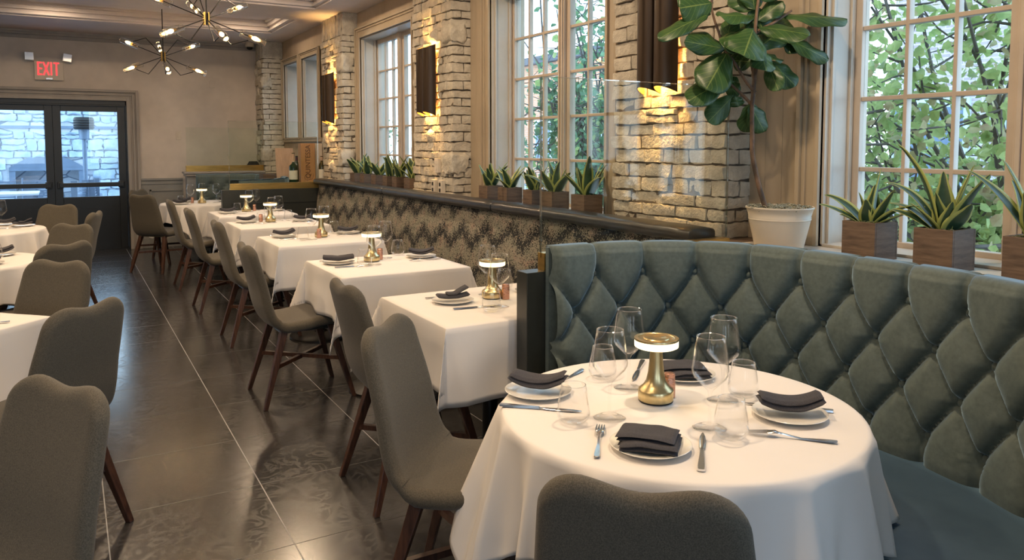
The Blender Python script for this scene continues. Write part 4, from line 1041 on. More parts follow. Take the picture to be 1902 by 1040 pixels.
def p_knife():
    mb = outline_mesh([(-.110, .004), (-.108, .0085), (-.09, .0095), (-.06, .0080), (-.02, .0058), (.0, .0056)], .0050, lambda x: .0008, 'knife', None)
    outline_mesh([(.0, .0050), (.006, .0042), (.02, .0070), (.06, .0080), (.09, .0068), (.106, .0038), (.114, .0008)], .0014, lambda x: .0026, 'knife', None, mb)
    o = mb.build('knife', M['steel'], angle=50); tag(o, '', 'knife'); return o
def slab(mb, lx, ly, z0, th, bend, sag=0, wr=0, seed=0, cx=0, cy=0, rot=0):
    "a folded cloth layer: rounded thick sheet shaped by bend(x,y)->z"
    nx, ny = 22, 10; cr_, sr_ = math.cos(rot), math.sin(rot)
    for side in (0, 1):
        def fn(u, v):
            x = (u-.5)*lx; y = (v-.5)*ly
            ex = min(u, 1-u)*lx; ey = min(v, 1-v)*ly; e = min(1, min(ex, ey)/(th*.6)); k = math.sqrt(max(0, 1-(1-e)**2))
            z = z0+bend(x, y)+th/2+(th/2*k)*(1 if side else -1)+wr*noise.noise(Vector((x*22+seed, y*22, seed)))
            X = cx+x*cr_-y*sr_; Y = cy+x*sr_+y*cr_; return Vector((X, Y, z))
        mb.grid(fn, nx, ny, flip=(side == 0))
def p_napkin(kind):
    mb = MB()
    if kind == 'stack':
        for k in range(3): slab(mb, .135, .100, .005+.0095*k, .0098, lambda x, y: .004*math.cos(x*20)-.0015*y/.04, wr=.0035, seed=k+3, cx=.0-.003*k, cy=0)
        for k in range(2): slab(mb, .13, .06, .006+.0090*k, .0095, lambda x, y: .003*math.cos(x*24), wr=.003, seed=k+9, cx=.004, cy=-.042, rot=.10)
    elif kind == 'saddle':
        b = lambda x, y: .42*x*x*6.0/ (1+18*abs(x))*1.6
        for k in range(2): slab(mb, .165-.01*k, .062, .012+.0125*k, .0135, (lambda x, y: .006+3.6*x*x*(1 if x > 0 else .75)-.9*abs(y)*.12), wr=.004, seed=k+1, cy=.004*k, rot=.03*k)
    elif kind == 'roll':
        for cy_ in (-.019, .019):
            mb.tube([(x/10*.088, cy_+.002*math.sin(x), .027+.0016*abs(x)*.6) for x in range(-10, 11)], [.019*(.9+.1*math.cos(x*.15)) for x in range(-10, 11)], 14, flat=.72)
        slab(mb, .172, .05, .030, .010, lambda x, y: .2*x*x*4, wr=.003, seed=4)
    else:   # wing
        slab(mb, .15, .05, .014, .016, lambda x, y: .5*x*x*3, wr=.003, seed=2)
        slab(mb, .10, .045, .028, .012, lambda x, y: .002+.45*max(0, x+.01), wr=.003, seed=6, cx=.02, cy=.002, rot=.12)
    o = mb.build('folded_napkin', M['napkin'], angle=0); tag(o, '', 'napkin'); return o
WG, TU, PL, LP, SH, FK, KN = Proto(p_wine()), Proto(p_tumbler()), Proto(p_plate()), Proto(p_lamp()), Proto(p_shaker()), Proto(p_fork()), Proto(p_knife())
NP_ = {k: Proto(p_napkin(k)) for k in ('stack', 'saddle', 'roll', 'wing')}
def put(P, x, y, rot, label, group=None, z=ZT): return P.put((x, y, z), rot, label, group)
def setting(x, y, rot, kind, where, g):
    put(PL, x, y, 0, 'white plate under a dark napkin '+where, 'white side plates'); put(NP_[kind], x, y, rot, 'folded charcoal napkin on plate '+where, 'charcoal napkins', ZT+.0045)
# foreground round table
gr = 'foreground table'
put(LP, 1.381, 1.588, 0, 'brass cordless table lamp in the centre of foreground round table', 'brass table lamps')
put(SH, 1.432, 1.592, 0, 'copper shaker behind the brass lamp on foreground round table', 'copper shakers')
for x, y, lb in ((1.191, 1.548, 'stemmed wine glass at front left of foreground table, left of the lamp'), (1.388, 1.715, 'stemmed wine glass behind lamp, back left of foreground table'), (1.363, 1.365, 'stemmed wine glass at front right of foreground table'), (1.545, 1.500, 'stemmed wine glass at back right of foreground table')):
    put(WG, x, y, 0, lb, 'wine glasses')
for x, y, lb in ((1.088, 1.563, 'stemless glass beside left knife on foreground table'), (1.375, 1.822, 'stemless glass behind left wine glasses on foreground table'), (1.355, 1.287, 'stemless glass in front of right wine glasses on foreground table'), (1.614, 1.49, 'stemless glass nearest the booth back on foreground table')):
    put(TU, x, y, 0, lb, 'stemless glasses')
setting(1.150, 1.339, math.radians(-50), 'stack', 'at front of foreground table', gr)
setting(1.134, 1.804, math.radians(-46), 'saddle', 'at left of foreground table', gr)
setting(1.600, 1.715, math.radians(-30), 'stack', 'behind the lamp on foreground table', gr)
setting(1.600, 1.318, math.radians(-38), 'saddle', 'at right of foreground table', gr)
def cutl(P, a, b, label, group):
    "a = handle end, b = head end"
    a, b = Vector(a), Vector(b); c = (a+b)/2; put(P, c.x, c.y, math.atan2(b.y-a.y, b.x-a.x), label, group)
cutl(FK, (1.001, 1.347), (1.135, 1.510), 'steel fork standing left of front plate on foreground table', 'forks')
cutl(KN, (1.161, 1.185), (1.312, 1.336), 'steel knife right of front plate on foreground table', 'knives')
cutl(KN, (.985, 1.772), (1.150, 1.612), 'steel knife in front of left plate on foreground table', 'knives')
cutl(FK, (1.332, 1.900), (1.230, 1.850), 'steel fork behind left plate on foreground table', 'forks')
cutl(KN, (1.600, 1.905), (1.440, 1.757), 'steel knife lying behind the brass lamp, left of back plate', 'knives')
cutl(FK, (1.552, 1.134), (1.415, 1.290), 'steel fork in front of right plate on foreground table', 'forks')
cutl(KN, (1.725, 1.282), (1.575, 1.440), 'steel knife behind right plate on foreground table', 'knives')
# banquette tables: local layout with the small differences seen
LAY = [dict(lamp=(.055, .075), sh=(.095, .02), wl=(-.01, -.11), wr=(.075, .16), tl=(-.09, -.185), tr=(.20, .22), pl=(-.145, .08), pr=(.30, .10), kind='wing', kr='saddle'),
       dict(lamp=(-.04, .135), sh=(.025, .17), wl=(-.07, .005), wr=(.08, .22), tl=(-.142, -.025), tr=(.19, .29), pl=(-.245, .14), pr=(.285, .135), kind='roll', kr='saddle'),
       dict(lamp=(.04, .085), sh=(.005, .02), wl=(-.07, -.045), wr=(.08, .14), tl=(-.145, -.08), tr=(.19, .25), pl=(-.215, .20), pr=(.29, .20), kind='saddle', kr='saddle'),
       dict(lamp=(-.02, .19), sh=(-.10, .22), wl=(-.03, .08), wr=(.07, .25), tl=(-.14, .03), tr=(.15, .21), pl=(-.23, .22), pr=(.25, .09), kind='saddle', kr='saddle'),
       dict(lamp=(-.02, .185), sh=(.07, .215), wl=(-.005, .10), wr=(.10, .27), tl=(-.13, .09), tr=(.14, -.12), pl=(-.235, .02), pr=(.27, .12), kind='saddle', kr='saddle')]
for k, ((cx_, cy_), q) in enumerate(zip(TC, LAY)):
    tn = TN[k]; P_ = lambda n_: (cx_+q[n_][0], cy_+q[n_][1])
    put(LP, *P_('lamp'), 0, 'brass cordless table lamp on the %s' % tn, 'brass table lamps')
    put(SH, *P_('sh'), 0, 'copper shaker beside the lamp on the %s' % tn, 'copper shakers')
    put(WG, *P_('wl'), 0, 'aisle-side wine glass on the %s' % tn, 'wine glasses'); put(WG, *P_('wr'), 0, 'bench-side wine glass on the %s' % tn, 'wine glasses')
    put(TU, *P_('tl'), 0, 'aisle-side stemless glass on the %s' % tn, 'stemless glasses'); put(TU, *P_('tr'), 0, 'bench-side stemless glass on the %s' % tn, 'stemless glasses')
    setting(*P_('pl'), math.radians(-12 if k < 2 else 5), q['kind'], 'at aisle side of the %s' % tn, tn); setting(*P_('pr'), math.radians(-25), q['kr'], 'at bench side of the %s' % tn, tn)
    x, y = P_('pl'); put(KN, x-.0+.04, y-.16, math.radians(-8), 'steel knife in front of aisle-side plate, %s' % tn, 'knives'); put(FK, x+.02, y+.13, math.radians(3), 'steel fork behind aisle-side plate, %s' % tn, 'forks')
    x, y = P_('pr'); put(FK, x-.03, y-.135, math.radians(175), 'steel fork in front of bench-side plate, %s' % tn, 'forks')
# far round table
fx, fy = 1.40, 10.05
put(LP, fx, fy-.10, 0, 'brass cordless table lamp on the far round table', 'brass table lamps'); put(SH, fx-.10, fy-.03, 0, 'copper shaker left of lamp on the far round table', 'copper shakers')
for dx, dy, lb in ((-.14, -.17, 'left wine glass on the far round table'), (.03, .08, 'wine glass behind lamp on the far round table'), (.17, -.08, 'right wine glass on the far round table')): put(WG, fx+dx, fy+dy, 0, lb, 'wine glasses')
for dx, dy, lb in ((-.24, -.12, 'left stemless glass on the far round table'), (.24, .15, 'right stemless glass on the far round table')): put(TU, fx+dx, fy+dy, 0, lb, 'stemless glasses')
setting(fx-.16, fy+.17, .3, 'saddle', 'at back of the far round table', 'f'); setting(fx-.26, fy-.22, -.6, 'saddle', 'at front left of the far round table', 'f'); setting(fx+.29, fy-.01, .4, 'saddle', 'at right of the far round table', 'f')
# left tables
put(WG, -.515, 7.90, 0, 'wine glass on the farthest left table against the dark door', 'wine glasses')
setting(-.36, 7.86, -.2, 'wing', 'at right of the farthest left table', 'l'); setting(-.50, 8.06, .2, 'saddle', 'at back of the farthest left table', 'l')
put(KN, -.47, 7.70, -.3, 'steel knife on the farthest left table', 'knives')
put(TU, -.405, 5.60, 0, 'stemless glass on the middle left table', 'stemless glasses')
setting(-.40, 5.83, .1, 'saddle', 'at back of the middle left table', 'l'); setting(-.44, 5.42, -.1, 'wing', 'at right of the middle left table', 'l')
cutl(FK, (-.24, 3.60), (-.40, 3.62), 'steel fork handle at edge of the nearer left table', 'forks')

# ------------------------------------------------------------------ sconces
def sconce(y, zb, zt, label, g='wall sconces'):
    t = thing('wall_sconce', label, 'sconce', (2.70, y, 0), 0, g)
    R_ = .066
    # two side by side half tubes, open top and bottom, cut on a slant
    sec = []
    for c in (1, -1):
        for k in range(15):
            a = PI*k/14; sec.append((-R_*math.sin(a)*1.35, c*R_+R_*math.cos(a)))
    def shell(name, off, m, flip):
        vs = []; fs = []; N_ = 3; n_ = len(sec)
        for i in range(N_+1):
            for x, yy in sec:
                d = -x/(R_*1.35); z0_ = zb+.034*d; z1_ = zt-.034*d; f = i/N_
                xx = x*(1-off)+ (0.002 if off else 0); ym = R_ if yy > 0 else -R_; y2 = ym+(yy-ym)*(1-off)
                vs.append((xx, y2, z0_+(z1_-z0_)*f))
        for i in range(N_):
            for k in range(n_-1):
                a = i*n_+k; q = (a, a+1, a+n_+1, a+n_); fs.append(q if flip else q[::-1])
        mb = MB(); mb.add(vs, fs); return mb.build(name, m, t, angle=50)
    shell('shade', 0, M['bronze'], False); shell('lining', .035, M['gold_in'], True)
    mb = MB(); mb.box(-.012, .0, -.11, .11, zb+.10, zt-.10); mb.build('back_plate', M['bronze'], t, smooth=False)
    zc = (zb+zt)/2
    for yy in (-R_, R_):
        for zz, dr in ((zb+.11, -1), (zt-.11, 1)):
            b = MB(); b.lathe([(.012, 0), (.018, dr*.02), (.015, dr*.04), (0, dr*.048)], c=(-.045, yy, zz-dr*.10), seg=12); b.build('bulb', M['bulb'], t)
            l = point('sconce_light', (-.045, yy, zz-dr*.04), 15.0, (1.0, .56, .17), .03, t)
    return t
sconce(8.90, 1.70, 2.30, 'double-tube bronze wall sconce on the farthest of the three sconce piers')
sconce(6.06, 1.70, 2.30, 'double-tube bronze wall sconce on the middle brick pier above the outlets')
sconce(3.10, 1.72, 2.33, 'large bronze double-tube wall sconce on nearest brick pier beside the fig tree')

# ------------------------------------------------------------------ chandeliers
def chandelier():
    t = thing('sputnik_chandelier', '', 'chandelier')
    mb = MB(); mb.lathe([(.0, -.05), (.020, -.05), (.020, .05), (0, .05)], seg=8)
    mb.build('hub', M['iron'], t, angle=30)
    mb = MB()
    for k in range(4): a = PI/4+k*PI/2; mb.tube([(.024*math.cos(a), .024*math.sin(a), -.055), (.024*math.cos(a), .024*math.sin(a), .055)], .008, 8)
    mb.build('brass_fins', M['brass'], t)
    mb = MB(); mb.tube([(0, 0, .04), (0, 0, .62)], .0055, 8); mb.lathe([(.06, .60), (.06, .62)], seg=24); mb.build('drop_rod', M['iron'], t)
    RR = .42
    for az, el in ((210, -22), (270, -24), (330, -22), (30, 22), (90, 22), (150, 22)):
        a, e = math.radians(az), math.radians(el); d = Vector((math.cos(a)*math.cos(e), math.sin(a)*math.cos(e), math.sin(e)))
        p1 = d*RR; h = Vector((math.cos(a), math.sin(a), 0)); k_ = h*.20+Vector((0, 0, .22*(1 if el > 0 else -1)))
        mb = MB(); mb.tube([(0, 0, 0), p1*.93], .0045, 8); ar = mb.build('arm', M['iron'], t)
        mb = MB(); mb.tube([(0, 0, 0), k_, p1-h*.04+Vector((0, 0, .022*(1 if el > 0 else -1)))], .0045, 8); mb.build('bent_arm', M['iron'], ar)
        q = d.to_track_quat('Z', 'Y').to_matrix().to_4x4(); T = Matrix.Translation(p1) @ q
        mb = MB(); mb.lathe([(.033, -.11), (.033, .11)], seg=24, T=T, open_=True); mb.lathe([(.0312, .11), (.0312, -.11)], seg=24, T=T, open_=True)
        g = mb.build('glass_tube', M['tube'], t)
        mb = MB()
        for zz in (-.11, .11):
            mb = MB(); mb.lathe([(.033, zz-.002), (.0345, zz), (.033, zz+.002), (.0308, zz+.002), (.0304, zz), (.0308, zz-.002), (.033, zz-.002)], seg=24, T=T, open_=True); mb.build('tube_rim', M['glassrim'], g)
        mb = MB(); mb.lathe([(.013, -.040), (.013, -.012), (.011, -.008)], seg=14, T=T); mb.build('socket', M['brass'], g)
        mb = MB(); mb.lathe([(.010, -.010), (.017, .006), (.019, .022), (.014, .044), (.006, .058), (0, .060)], seg=14, T=T); mb.build('bulb', M['bulb'], g)
        point('bulb_light', p1+d*.018, CH_W, (1.0, .66, .34), .02, t)
    return t
CH_W = 11.0
chp = chandelier()
def put_light_tree(root, loc, rz, label):
    r = dup(root, loc, rz, label, 'sputnik chandeliers'); return r
chp.location = (1.02, 10.0, 2.50); chp['label'] = 'smaller-looking sputnik chandelier farthest away, nearest the exit sign'; chp['group'] = 'sputnik chandeliers'
put_light_tree(chp, (1.09, 7.2, 2.555), math.radians(8), 'sputnik chandelier with glass tubes at top, second from the back')
put_light_tree(chp, (1.12, 4.55, 2.56), math.radians(-6), 'sputnik chandelier mostly above the picture, only a glass tube showing')

# recessed downlights
n_dl = 0
for (x, y, vis) in ((-.12, 10.15, 1), (2.0, 10.1, 1), (1.9, 7.5, 0), (.2, 7.2, 0), (1.9, 4.6, 0), (.1, 4.6, 0), (1.8, 1.7, 0), (.3, 1.7, 0), (-1.8, 7.4, 0), (-1.8, 4.6, 0), (-1.8, 1.7, 0), (-3.6, 4.6, 0), (-3.6, 7.4, 0)):
    if vis:
        t = thing('recessed_downlight', 'round recessed ceiling light %s' % ('above the left black door' if x < 1 else 'near the corner behind the chandeliers'), 'ceiling light', (x, y, ZC), 0, 'recessed ceiling lights')
        mb = MB(); mb.lathe([(.055, -.001), (.055, -.006), (.075, -.006), (.078, -.001)], seg=32, open_=True); mb.build('trim_ring', M['plasticw'], t)
        mb = MB(); mb.lathe([(0, -.002), (.055, -.002)], seg=32); mb.build('lens', M['downlight'], t)
    l = bpy.data.lights.new('downlight', 'AREA'); l.shape = 'DISK'; l.size = .12; l.energy = DOWN_W*(.35 if vis else 1.08); l.color = WARM; l.spread = math.radians(178)
    o = bpy.data.objects.new('downlight', l); COL.objects.link(o); o.location = (x, y, ZC-.012)

# ------------------------------------------------------------------ snake plants in wooden boxes
def snake_plant(x, y, s, seed, label, leaves, group, z=1.0, h=.15):
    rng = random.Random(seed); t = thing('snake_plant', label, 'plant', (x+s/2, y+s/2, z), 0, group); a = s/2
    mb = MB()
    for x0, x1, y0, y1 in ((-a, -a+.010, -a, a), (a-.010, a, -a, a), (-a+.0102, a-.0102, -a, -a+.010), (-a+.0102, a-.0102, a-.010, a)): mb.box(x0, x1, y0, y1, 0, h)
    mb.box(-a+.01, a-.01, -a+.01, a-.01, 0, h-.03); mb.build('planter_box', M['boxwood'], t, smooth=False, bevel=.0015)
    mb = MB()
    for k in range(150):
        px, py = rng.uniform(-a*.85, a*.85), rng.uniform(-a*.85, a*.85); g = rng.uniform(0, 6.28); L_ = rng.uniform(.012, .03)
        c = Vector((px, py, h-.022+rng.uniform(0, .02))); d = Vector((math.cos(g), math.sin(g), rng.uniform(-.2, .6)))*L_
        mb.tube([c-d*.6, c+Vector((0, 0, .004)), c+d*.6], .0016, 4)
    mb.build('moss', M['moss'], t)
    mb = MB()
    for az, ln, tilt, curl, wd in leaves:
        az = math.radians(az); dr = Vector((math.cos(az), math.sin(az), 0)); sd = Vector((-dr.y, dr.x, 0)); r0 = a*.22; tw = rng.uniform(-.6, .6)
        def fn(u, v, dr=dr, sd=sd, ln=ln, tilt=tilt, curl=curl, wd=wd, tw=tw):
            th = tilt+curl*v*v; # integrate bend
            n_ = 6; p = Vector((0, 0, h-.03))+dr*r0
            for i in range(n_): q = v*(i+.5)/n_; an = math.radians(tilt+curl*q*q); p = p+(dr*math.sin(an)+Vector((0, 0, math.cos(an))))*(ln*v/n_)
            an = math.radians(tilt+curl*v*v); nn = (dr*math.cos(an)-Vector((0, 0, math.sin(an))))
            w_ = wd*1.7*(.50+.50*math.sin(PI*min(1, v*1.25)**.8))*(1-v**6)**.7*(1 if v < .999 else 0)
            c_ = (u-.5)*2; ss = (sd*math.cos(tw*v)+nn*math.sin(tw*v)); n2 = nn*math.cos(tw*v)-sd*math.sin(tw*v)
            return p+ss*c_*w_+n2*(-abs(c_)**1.6*w_*.32)
        mb.grid(fn, 8, 18)
    o = mb.build('leaves', M['snake'], t, angle=0); sm = o.modifiers.new('thickness', 'SOLIDIFY'); sm.thickness = .0018
    return t
def auto_leaves(rng, n, lo, hi, w0=.017, w1=.024):
    L_ = []
    for k in range(n): L_.append((k*360/n+rng.uniform(-25, 25), rng.uniform(lo, hi), rng.uniform(4, 42), rng.uniform(0, 50), rng.uniform(w0, w1)))
    return L_
rng = random.Random(5)
GP = 'snake plants in wooden boxes on the window ledge'
xb = 2.68
# near window: three larger plants (azimuth 0 = towards the window, 90 = away down the room, 180 = into the room)
snake_plant(xb, 1.83, .145, 1, 'snake plant in wooden box beside the fig pot, leftmost at near window', [(120, .20, 55, 25, .015), (95, .23, 42, 45, .017), (160, .15, 12, 8, .022), (300, .24, 3, 6, .026), (270, .24, 48, 50, .018), (250, .20, 35, 8, .013), (200, .13, 20, 10, .022), (100, .12, 60, 20, .013), (275, .17, 60, 10, .014), (20, .18, 12, 10, .02)], GP)
snake_plant(xb, 1.53, .145, 2, 'tallest snake plant in wooden box, middle of the near window', [(95, .30, 30, 60, .018), (110, .37, 15, 28, .030), (300, .27, 14, 4, .027), (270, .27, 28, 8, .026), (100, .20, 55, 30, .020), (180, .17, 14, 10, .024), (265, .15, 38, -10, .030), (140, .16, 35, 20, .02), (40, .24, 8, 10, .024), (225, .15, 25, 10, .02), (90, .26, 48, 55, .014)], GP)
snake_plant(xb, 1.22, .145, 3, 'snake plant in wooden box cut by the right picture edge', [(100, .32, 30, 30, .024), (130, .30, 12, 20, .025), (180, .2, 20, 10, .022), (260, .25, 20, 10, .026), (60, .25, 25, 20, .02), (220, .18, 30, 20, .02)], GP)
for k, (y, s, n_, lo, hi, lb) in enumerate(((3.75, .14, 10, .20, .34, 'tall pale snake plant, nearest box below the centre window'), (4.105, .135, 9, .15, .27, 'spreading snake plant, second box from near end of centre window'), (4.35, .12, 8, .14, .22, 'low snake plant, third box from near end of centre window'), (4.69, .13, 8, .13, .23, 'snake plant, fourth box from near end of centre window'), (4.98, .135, 14, .13, .25, 'bushy snake plant, farthest box below the centre window beside pier'))):
    snake_plant(xb, y, s, 20+k, lb, auto_leaves(rng, n_, lo, hi), GP)
ords = ['nearest', 'second', 'third', 'fourth', 'fifth', 'farthest']
for k, y in enumerate((6.47, 6.79, 7.04, 7.36, 7.71, 8.03)):
    snake_plant(xb, y, .12 if k in (1, 2) else .135, 40+k, 'small snake plant in weathered box, %s of six in the farther window' % ords[k], auto_leaves(rng, 8, .15, .27, .02, .028), 'snake plants in the farther window')

# ------------------------------------------------------------------ fiddle-leaf fig
fx_, fy_ = 2.665, 2.275
fg = thing('fiddle_leaf_fig', 'tall fiddle-leaf fig in cream pot on ledge before the nearest pier', 'plant', (fx_, fy_, 1.0))
mb = MB(); mb.lathe([(0, 0), (.095, 0), (.100, .004), (.128, .128), (.1285, .130), (.131, .132), (.129, .136), (.131, .140), (.129, .144), (.138, .176), (.1415, .178), (.143, .182), (.1415, .186), (.136, .185), (.128, .150)], seg=56, open_=True); mb.build('pot', M['pot'], fg, angle=60)
mb = MB(); r2 = random.Random(9); mb.lathe([(.0, .150), (.130, .150)], seg=32)
for k in range(520):
    a = r2.uniform(0, 6.28); r = .130*math.sqrt(r2.random()); c = Vector((r*math.cos(a), r*math.sin(a), .165+.022*r2.random())); g = r2.uniform(0, 6.28); d = Vector((math.cos(g), math.sin(g), r2.uniform(-.3, .5)))*r2.uniform(.01, .028)
    mb.tube([c-d, c+Vector((0, 0, .006)), c+d*.6], .0018, 4)
mb.build('moss', M['graymoss'], fg)
def W(px, py, dd=0.0):
    "point near the plant's own vertical plane, dd metres farther from / nearer to the lens"
    d = ray(px, py); dep = 3.27+dd; f = Vector((math.sin(YAW)*math.cos(PITCH), math.cos(YAW)*math.cos(PITCH), -math.sin(PITCH)))
    p = Vector((0, 0, CAMH))+d*(dep/d.dot(f)); return p-Vector((fx_, fy_, 1.0))
mb = MB()
trunk = [W(1424, 392, .03), W(1415, 365, .03), W(1407, 335, .03), W(1398, 290, .02), W(1397, 250, .02), W(1397, 200, .01), W(1400, 165, 0), W(1403, 130, 0), W(1402, 90, -.02), W(1404, 40, -.02), W(1410, -20, 0), W(1408, -70, 0)]
trunk = catmull(trunk, 6); mb.tube(trunk, [.0115-.006*i/len(trunk)+.0012*noise.noise(Vector((i*.5, 0, 0))) for i in range(len(trunk))], 10)
for br in ([(1403, 172), (1385, 150), (1365, 118), (1345, 90), (1335, 60), (1325, 30), (1322, 5), (1330, -30)], [(1397, 195, .02), (1378, 175, .03), (1355, 155, .05), (1345, 150, .06)], [(1402, 140), (1408, 115, -.05), (1412, 90, -.08)], [(1402, 150), (1395, 110, .08), (1395, 60, .1)], [(1404, 60), (1440, 40), (1470, 20, .04)]):
    P_ = catmull([W(*b) for b in br], 5); mb.tube(P_, [.0075-.0035*i/len(P_) for i in range(len(P_))], 8)
mb.build('trunk', M['bark'], fg)
def fig_leaf(mb, base, tip, wd, face, droop, seed):
    base, tip = Vector(base), Vector(tip); ax = tip-base; L_ = ax.length; ax.normalize(); nrm = (face-ax*face.dot(ax)).normalized(); sd = ax.cross(nrm)
    def fn(u, v):
        c = (u-.5)*2; s = .45+.55*v
        w_ = wd*((.30+.70*math.sin(PI/2*v/.64)**1.3) if v < .64 else math.sqrt(max(.0, 1-((v-.64)/.362)**2)))
        if v < .05: w_ = .0025
        if 0.05 <= v < .12: w_ *= (v-.03)/.09
        wave = .006*math.sin(v*13+seed+c*2)*abs(c)**1.5
        return base+ax*L_*v+sd*c*w_+nrm*(-.22*abs(c)**1.7*w_+wave-droop*v*v*L_)
    mb.grid(fn, 10, 22)
toC = Vector((-math.sin(YAW), -math.cos(YAW), .15)).normalized(); up = Vector((0, 0, 1)); rt = Vector((math.cos(YAW), -math.sin(YAW), 0))
LV = [ # base px, tip px, half width, facing, droop, depth base, depth tip
 ((1320, 25), (1225, 62), .028, up*.6+toC*.8, .10, 0, -.12), ((1325, 5), (1262, 15), .055, toC, .0, 0, -.06), ((1350, 95), (1280, 60), .036, up*.5+toC, .05, 0, .05),
 ((1352, 92), (1275, 75), .030, toC+rt*.4, .05, 0, -.10), ((1345, 92), (1360, 30), .028, toC-rt*.5, 0, 0, .05), ((1352, 95), (1312, 165), .055, toC+up*.2, .03, 0, -.08),
 ((1356, 92), (1286, 168), .026, toC*.7+rt*-.7, 0, 0, .06), ((1345, 152), (1282, 180), .040, toC+up*.5, .12, .05, -.06), ((1348, 150), (1372, 178), .022, toC-rt*.4, 0, .05, .08),
 ((1372, 165), (1352, 140), .02, toC, 0, .03, .1), ((1362, 178), (1318, 225), .034, toC+rt*.3, .06, .06, 0), ((1366, 178), (1372, 198), .022, toC, 0, .05, .05),
 ((1392, 192), (1398, 246), .040, toC, .02, .02, .10), ((1392, 192), (1420, 245), .034, toC+rt*.2, 0, .02, .06), ((1400, 52), (1380, 106), .062, toC+up*.15, -.04, -.06, -.16),
 ((1396, 60), (1345, 85), .040, toC+up*.6, .05, -.05, -.12), ((1400, 30), (1338, 25), .040, up*.8+toC*.7, .05, 0, -.1), ((1402, 20), (1395, -30), .04, toC, 0, 0, 0),
 ((1405, 50), (1505, 58), .042, up*.7+toC*.8, .08, -.02, -.14), ((1405, 40), (1454, 2), .030, up*.6+toC, 0, 0, 0), ((1445, 28), (1576, 28), .046, up*.85+toC*.6, .08, .04, .0),
 ((1460, 70), (1540, 110), .034, up*.6+toC*.9, .02, .05, .05), ((1412, 90), (1424, 132), .040, toC+rt*.3, 0, -.05, -.10), ((1410, 88), (1460, 50), .04, toC+up*.3, 0, 0, .08),
 ((1415, 95), (1455, 112), .02, up+toC*.5, .05, 0, -.03), ((1430, 110), (1478, 160), .040, toC+up*.3+rt*.2, 0, .05, .02), ((1424, 112), (1446, 168), .028, toC*.8+rt*-.5, .02, 0, -.05),
 ((1448, 70), (1490, 88), .034, toC+up*.5, .05, .1, .08), ((1395, 60), (1350, 58), .034, toC-rt*.5+up*.2, .02, 0, .1), ((1404, 0), (1440, -40), .05, toC+up*.5, 0, 0, 0),
 ((1404, 60), (1352, 110), .045, toC+rt*.2, 0, .05, .12), ((1400, 115), (1362, 112), .03, toC, .02, .05, .1), ((1400, 10), (1420, 62), .045, toC+rt*.1, .05, .02, .0), ((1325, -10), (1290, -50), .05, toC, 0, 0, 0), ((1410, 40), (1480, 62), .045, toC+up*.2, 0, .1, .14), ((1404, 20), (1365, -20), .045, toC, 0, 0, .06)]
mb = MB()
for k, (b, t_, wd, fc, dr, d0, d1) in enumerate(LV): fig_leaf(mb, W(b[0], b[1], d0), W(t_[0], t_[1], d1), wd*1.5, fc, dr, k*1.7)
o = mb.build('foliage', M['fig'], fg, angle=0); sm = o.modifiers.new('thickness', 'SOLIDIFY'); sm.thickness = .0012

# ------------------------------------------------------------------ wine display at the end of the ledge
wb = thing('wooden_wine_box', 'upright wooden wine box with burnt lettering behind the far glass screen', 'wine box', (2.555, 9.46, 1.0), .06)
mb = MB(); mb.box(-.088, .088, -.05, .05, 0, .475); mb.box(-.092, .092, -.055, -.05, 0, .475); mb.build('body', M['pine'], wb, smooth=False, bevel=.002)
lt = text_mesh('lettering', 'QUINTESSA', .085, M['burn'], wb, (.0, -.0565, .25), (PI/2, -PI/2, 0), .0006, sx_=.92)
mb = MB()
def ringarc(cx_, cz_, r, a0, a1, w_, n_=40): mb.tube([(cx_+r*math.cos(a0+(a1-a0)*i/n_), -.0565, cz_+r*math.sin(a0+(a1-a0)*i/n_)) for i in range(n_+1)], w_, 6, flat=.3)
ringarc(-.012, .058, .036, 0, 2*PI, .0035)
mb.tube(catmull([(.01, -.0565, .03), (.045, -.0565, .035), (.066, -.0565, .075), (.056, -.0565, .105)], 8), .003, 6, flat=.3); mb.build('initial_letter_flourish', M['burn'], wb)
mb = MB(); mb.box(-.04, .06, -.05, .05, 0, .475); o = mb.build('white_box', M['plasticw'], smooth=False, bevel=.002, loc=(2.70, 9.54, 1.0)); tag(o, 'tall pale box standing right behind the lettered wooden wine box', 'box')
def bottle(x, y, m, label, lab=True, r=.039, h=.32):
    t = thing('wine_bottle', label, 'bottle', (x, y, 1.0), 0, 'wine bottles on the ledge')
    mb = MB(); mb.lathe([(0, .006), (.025, .002), (r-.002, 0), (r, .006), (r, .195), (r*.92, .215), (.020, .238), (.0155, .25), (.0145, h-.012), (.0165, h-.010), (.0165, h-.002), (.014, h)], seg=32); mb.build('body', m, t)
    mb = MB(); mb.lathe([(.0160, .262), (.0155, h+.0005), (0, h+.001)], seg=24); mb.build('foil', M['foil'] if not lab else M['palewood'], t)
    if lab: mb = MB(); mb.lathe([(r+.0006, .045), (r+.0006, .155)], seg=32, open_=True); mb.build('label', M['paper'], t)
    return t
bottle(2.38, 9.42, M['bottleg'], 'green wine bottle with large cream label left of the wooden box', r=.05, h=.37).location.z = .99
bottle(2.455, 9.55, M['bottleg'], 'dark wine bottle half hidden between labelled bottle and wooden box', False)
bottle(2.72, 9.38, M['bottlea'], 'amber bottle standing right of the wooden box by the pier')
st_ = MB(); st_.box(2.30, 2.50, 9.36, 9.62, 0, .99); struct(st_.build('trim_10', M['ledge'], smooth=False))
mb = MB(); T = Matrix.Translation((2.40, 9.85, 1.0)) @ Matrix.Rotation(-.16, 4, 'X'); mb.box(-.12, .10, -.008, .008, 0, .42, T)
mb.build('wooden_board', M['palewood'], smooth=False, bevel=.002); tag(bpy.data.objects['wooden_board'], 'pale wooden board leaning behind the labelled green bottle', 'board')
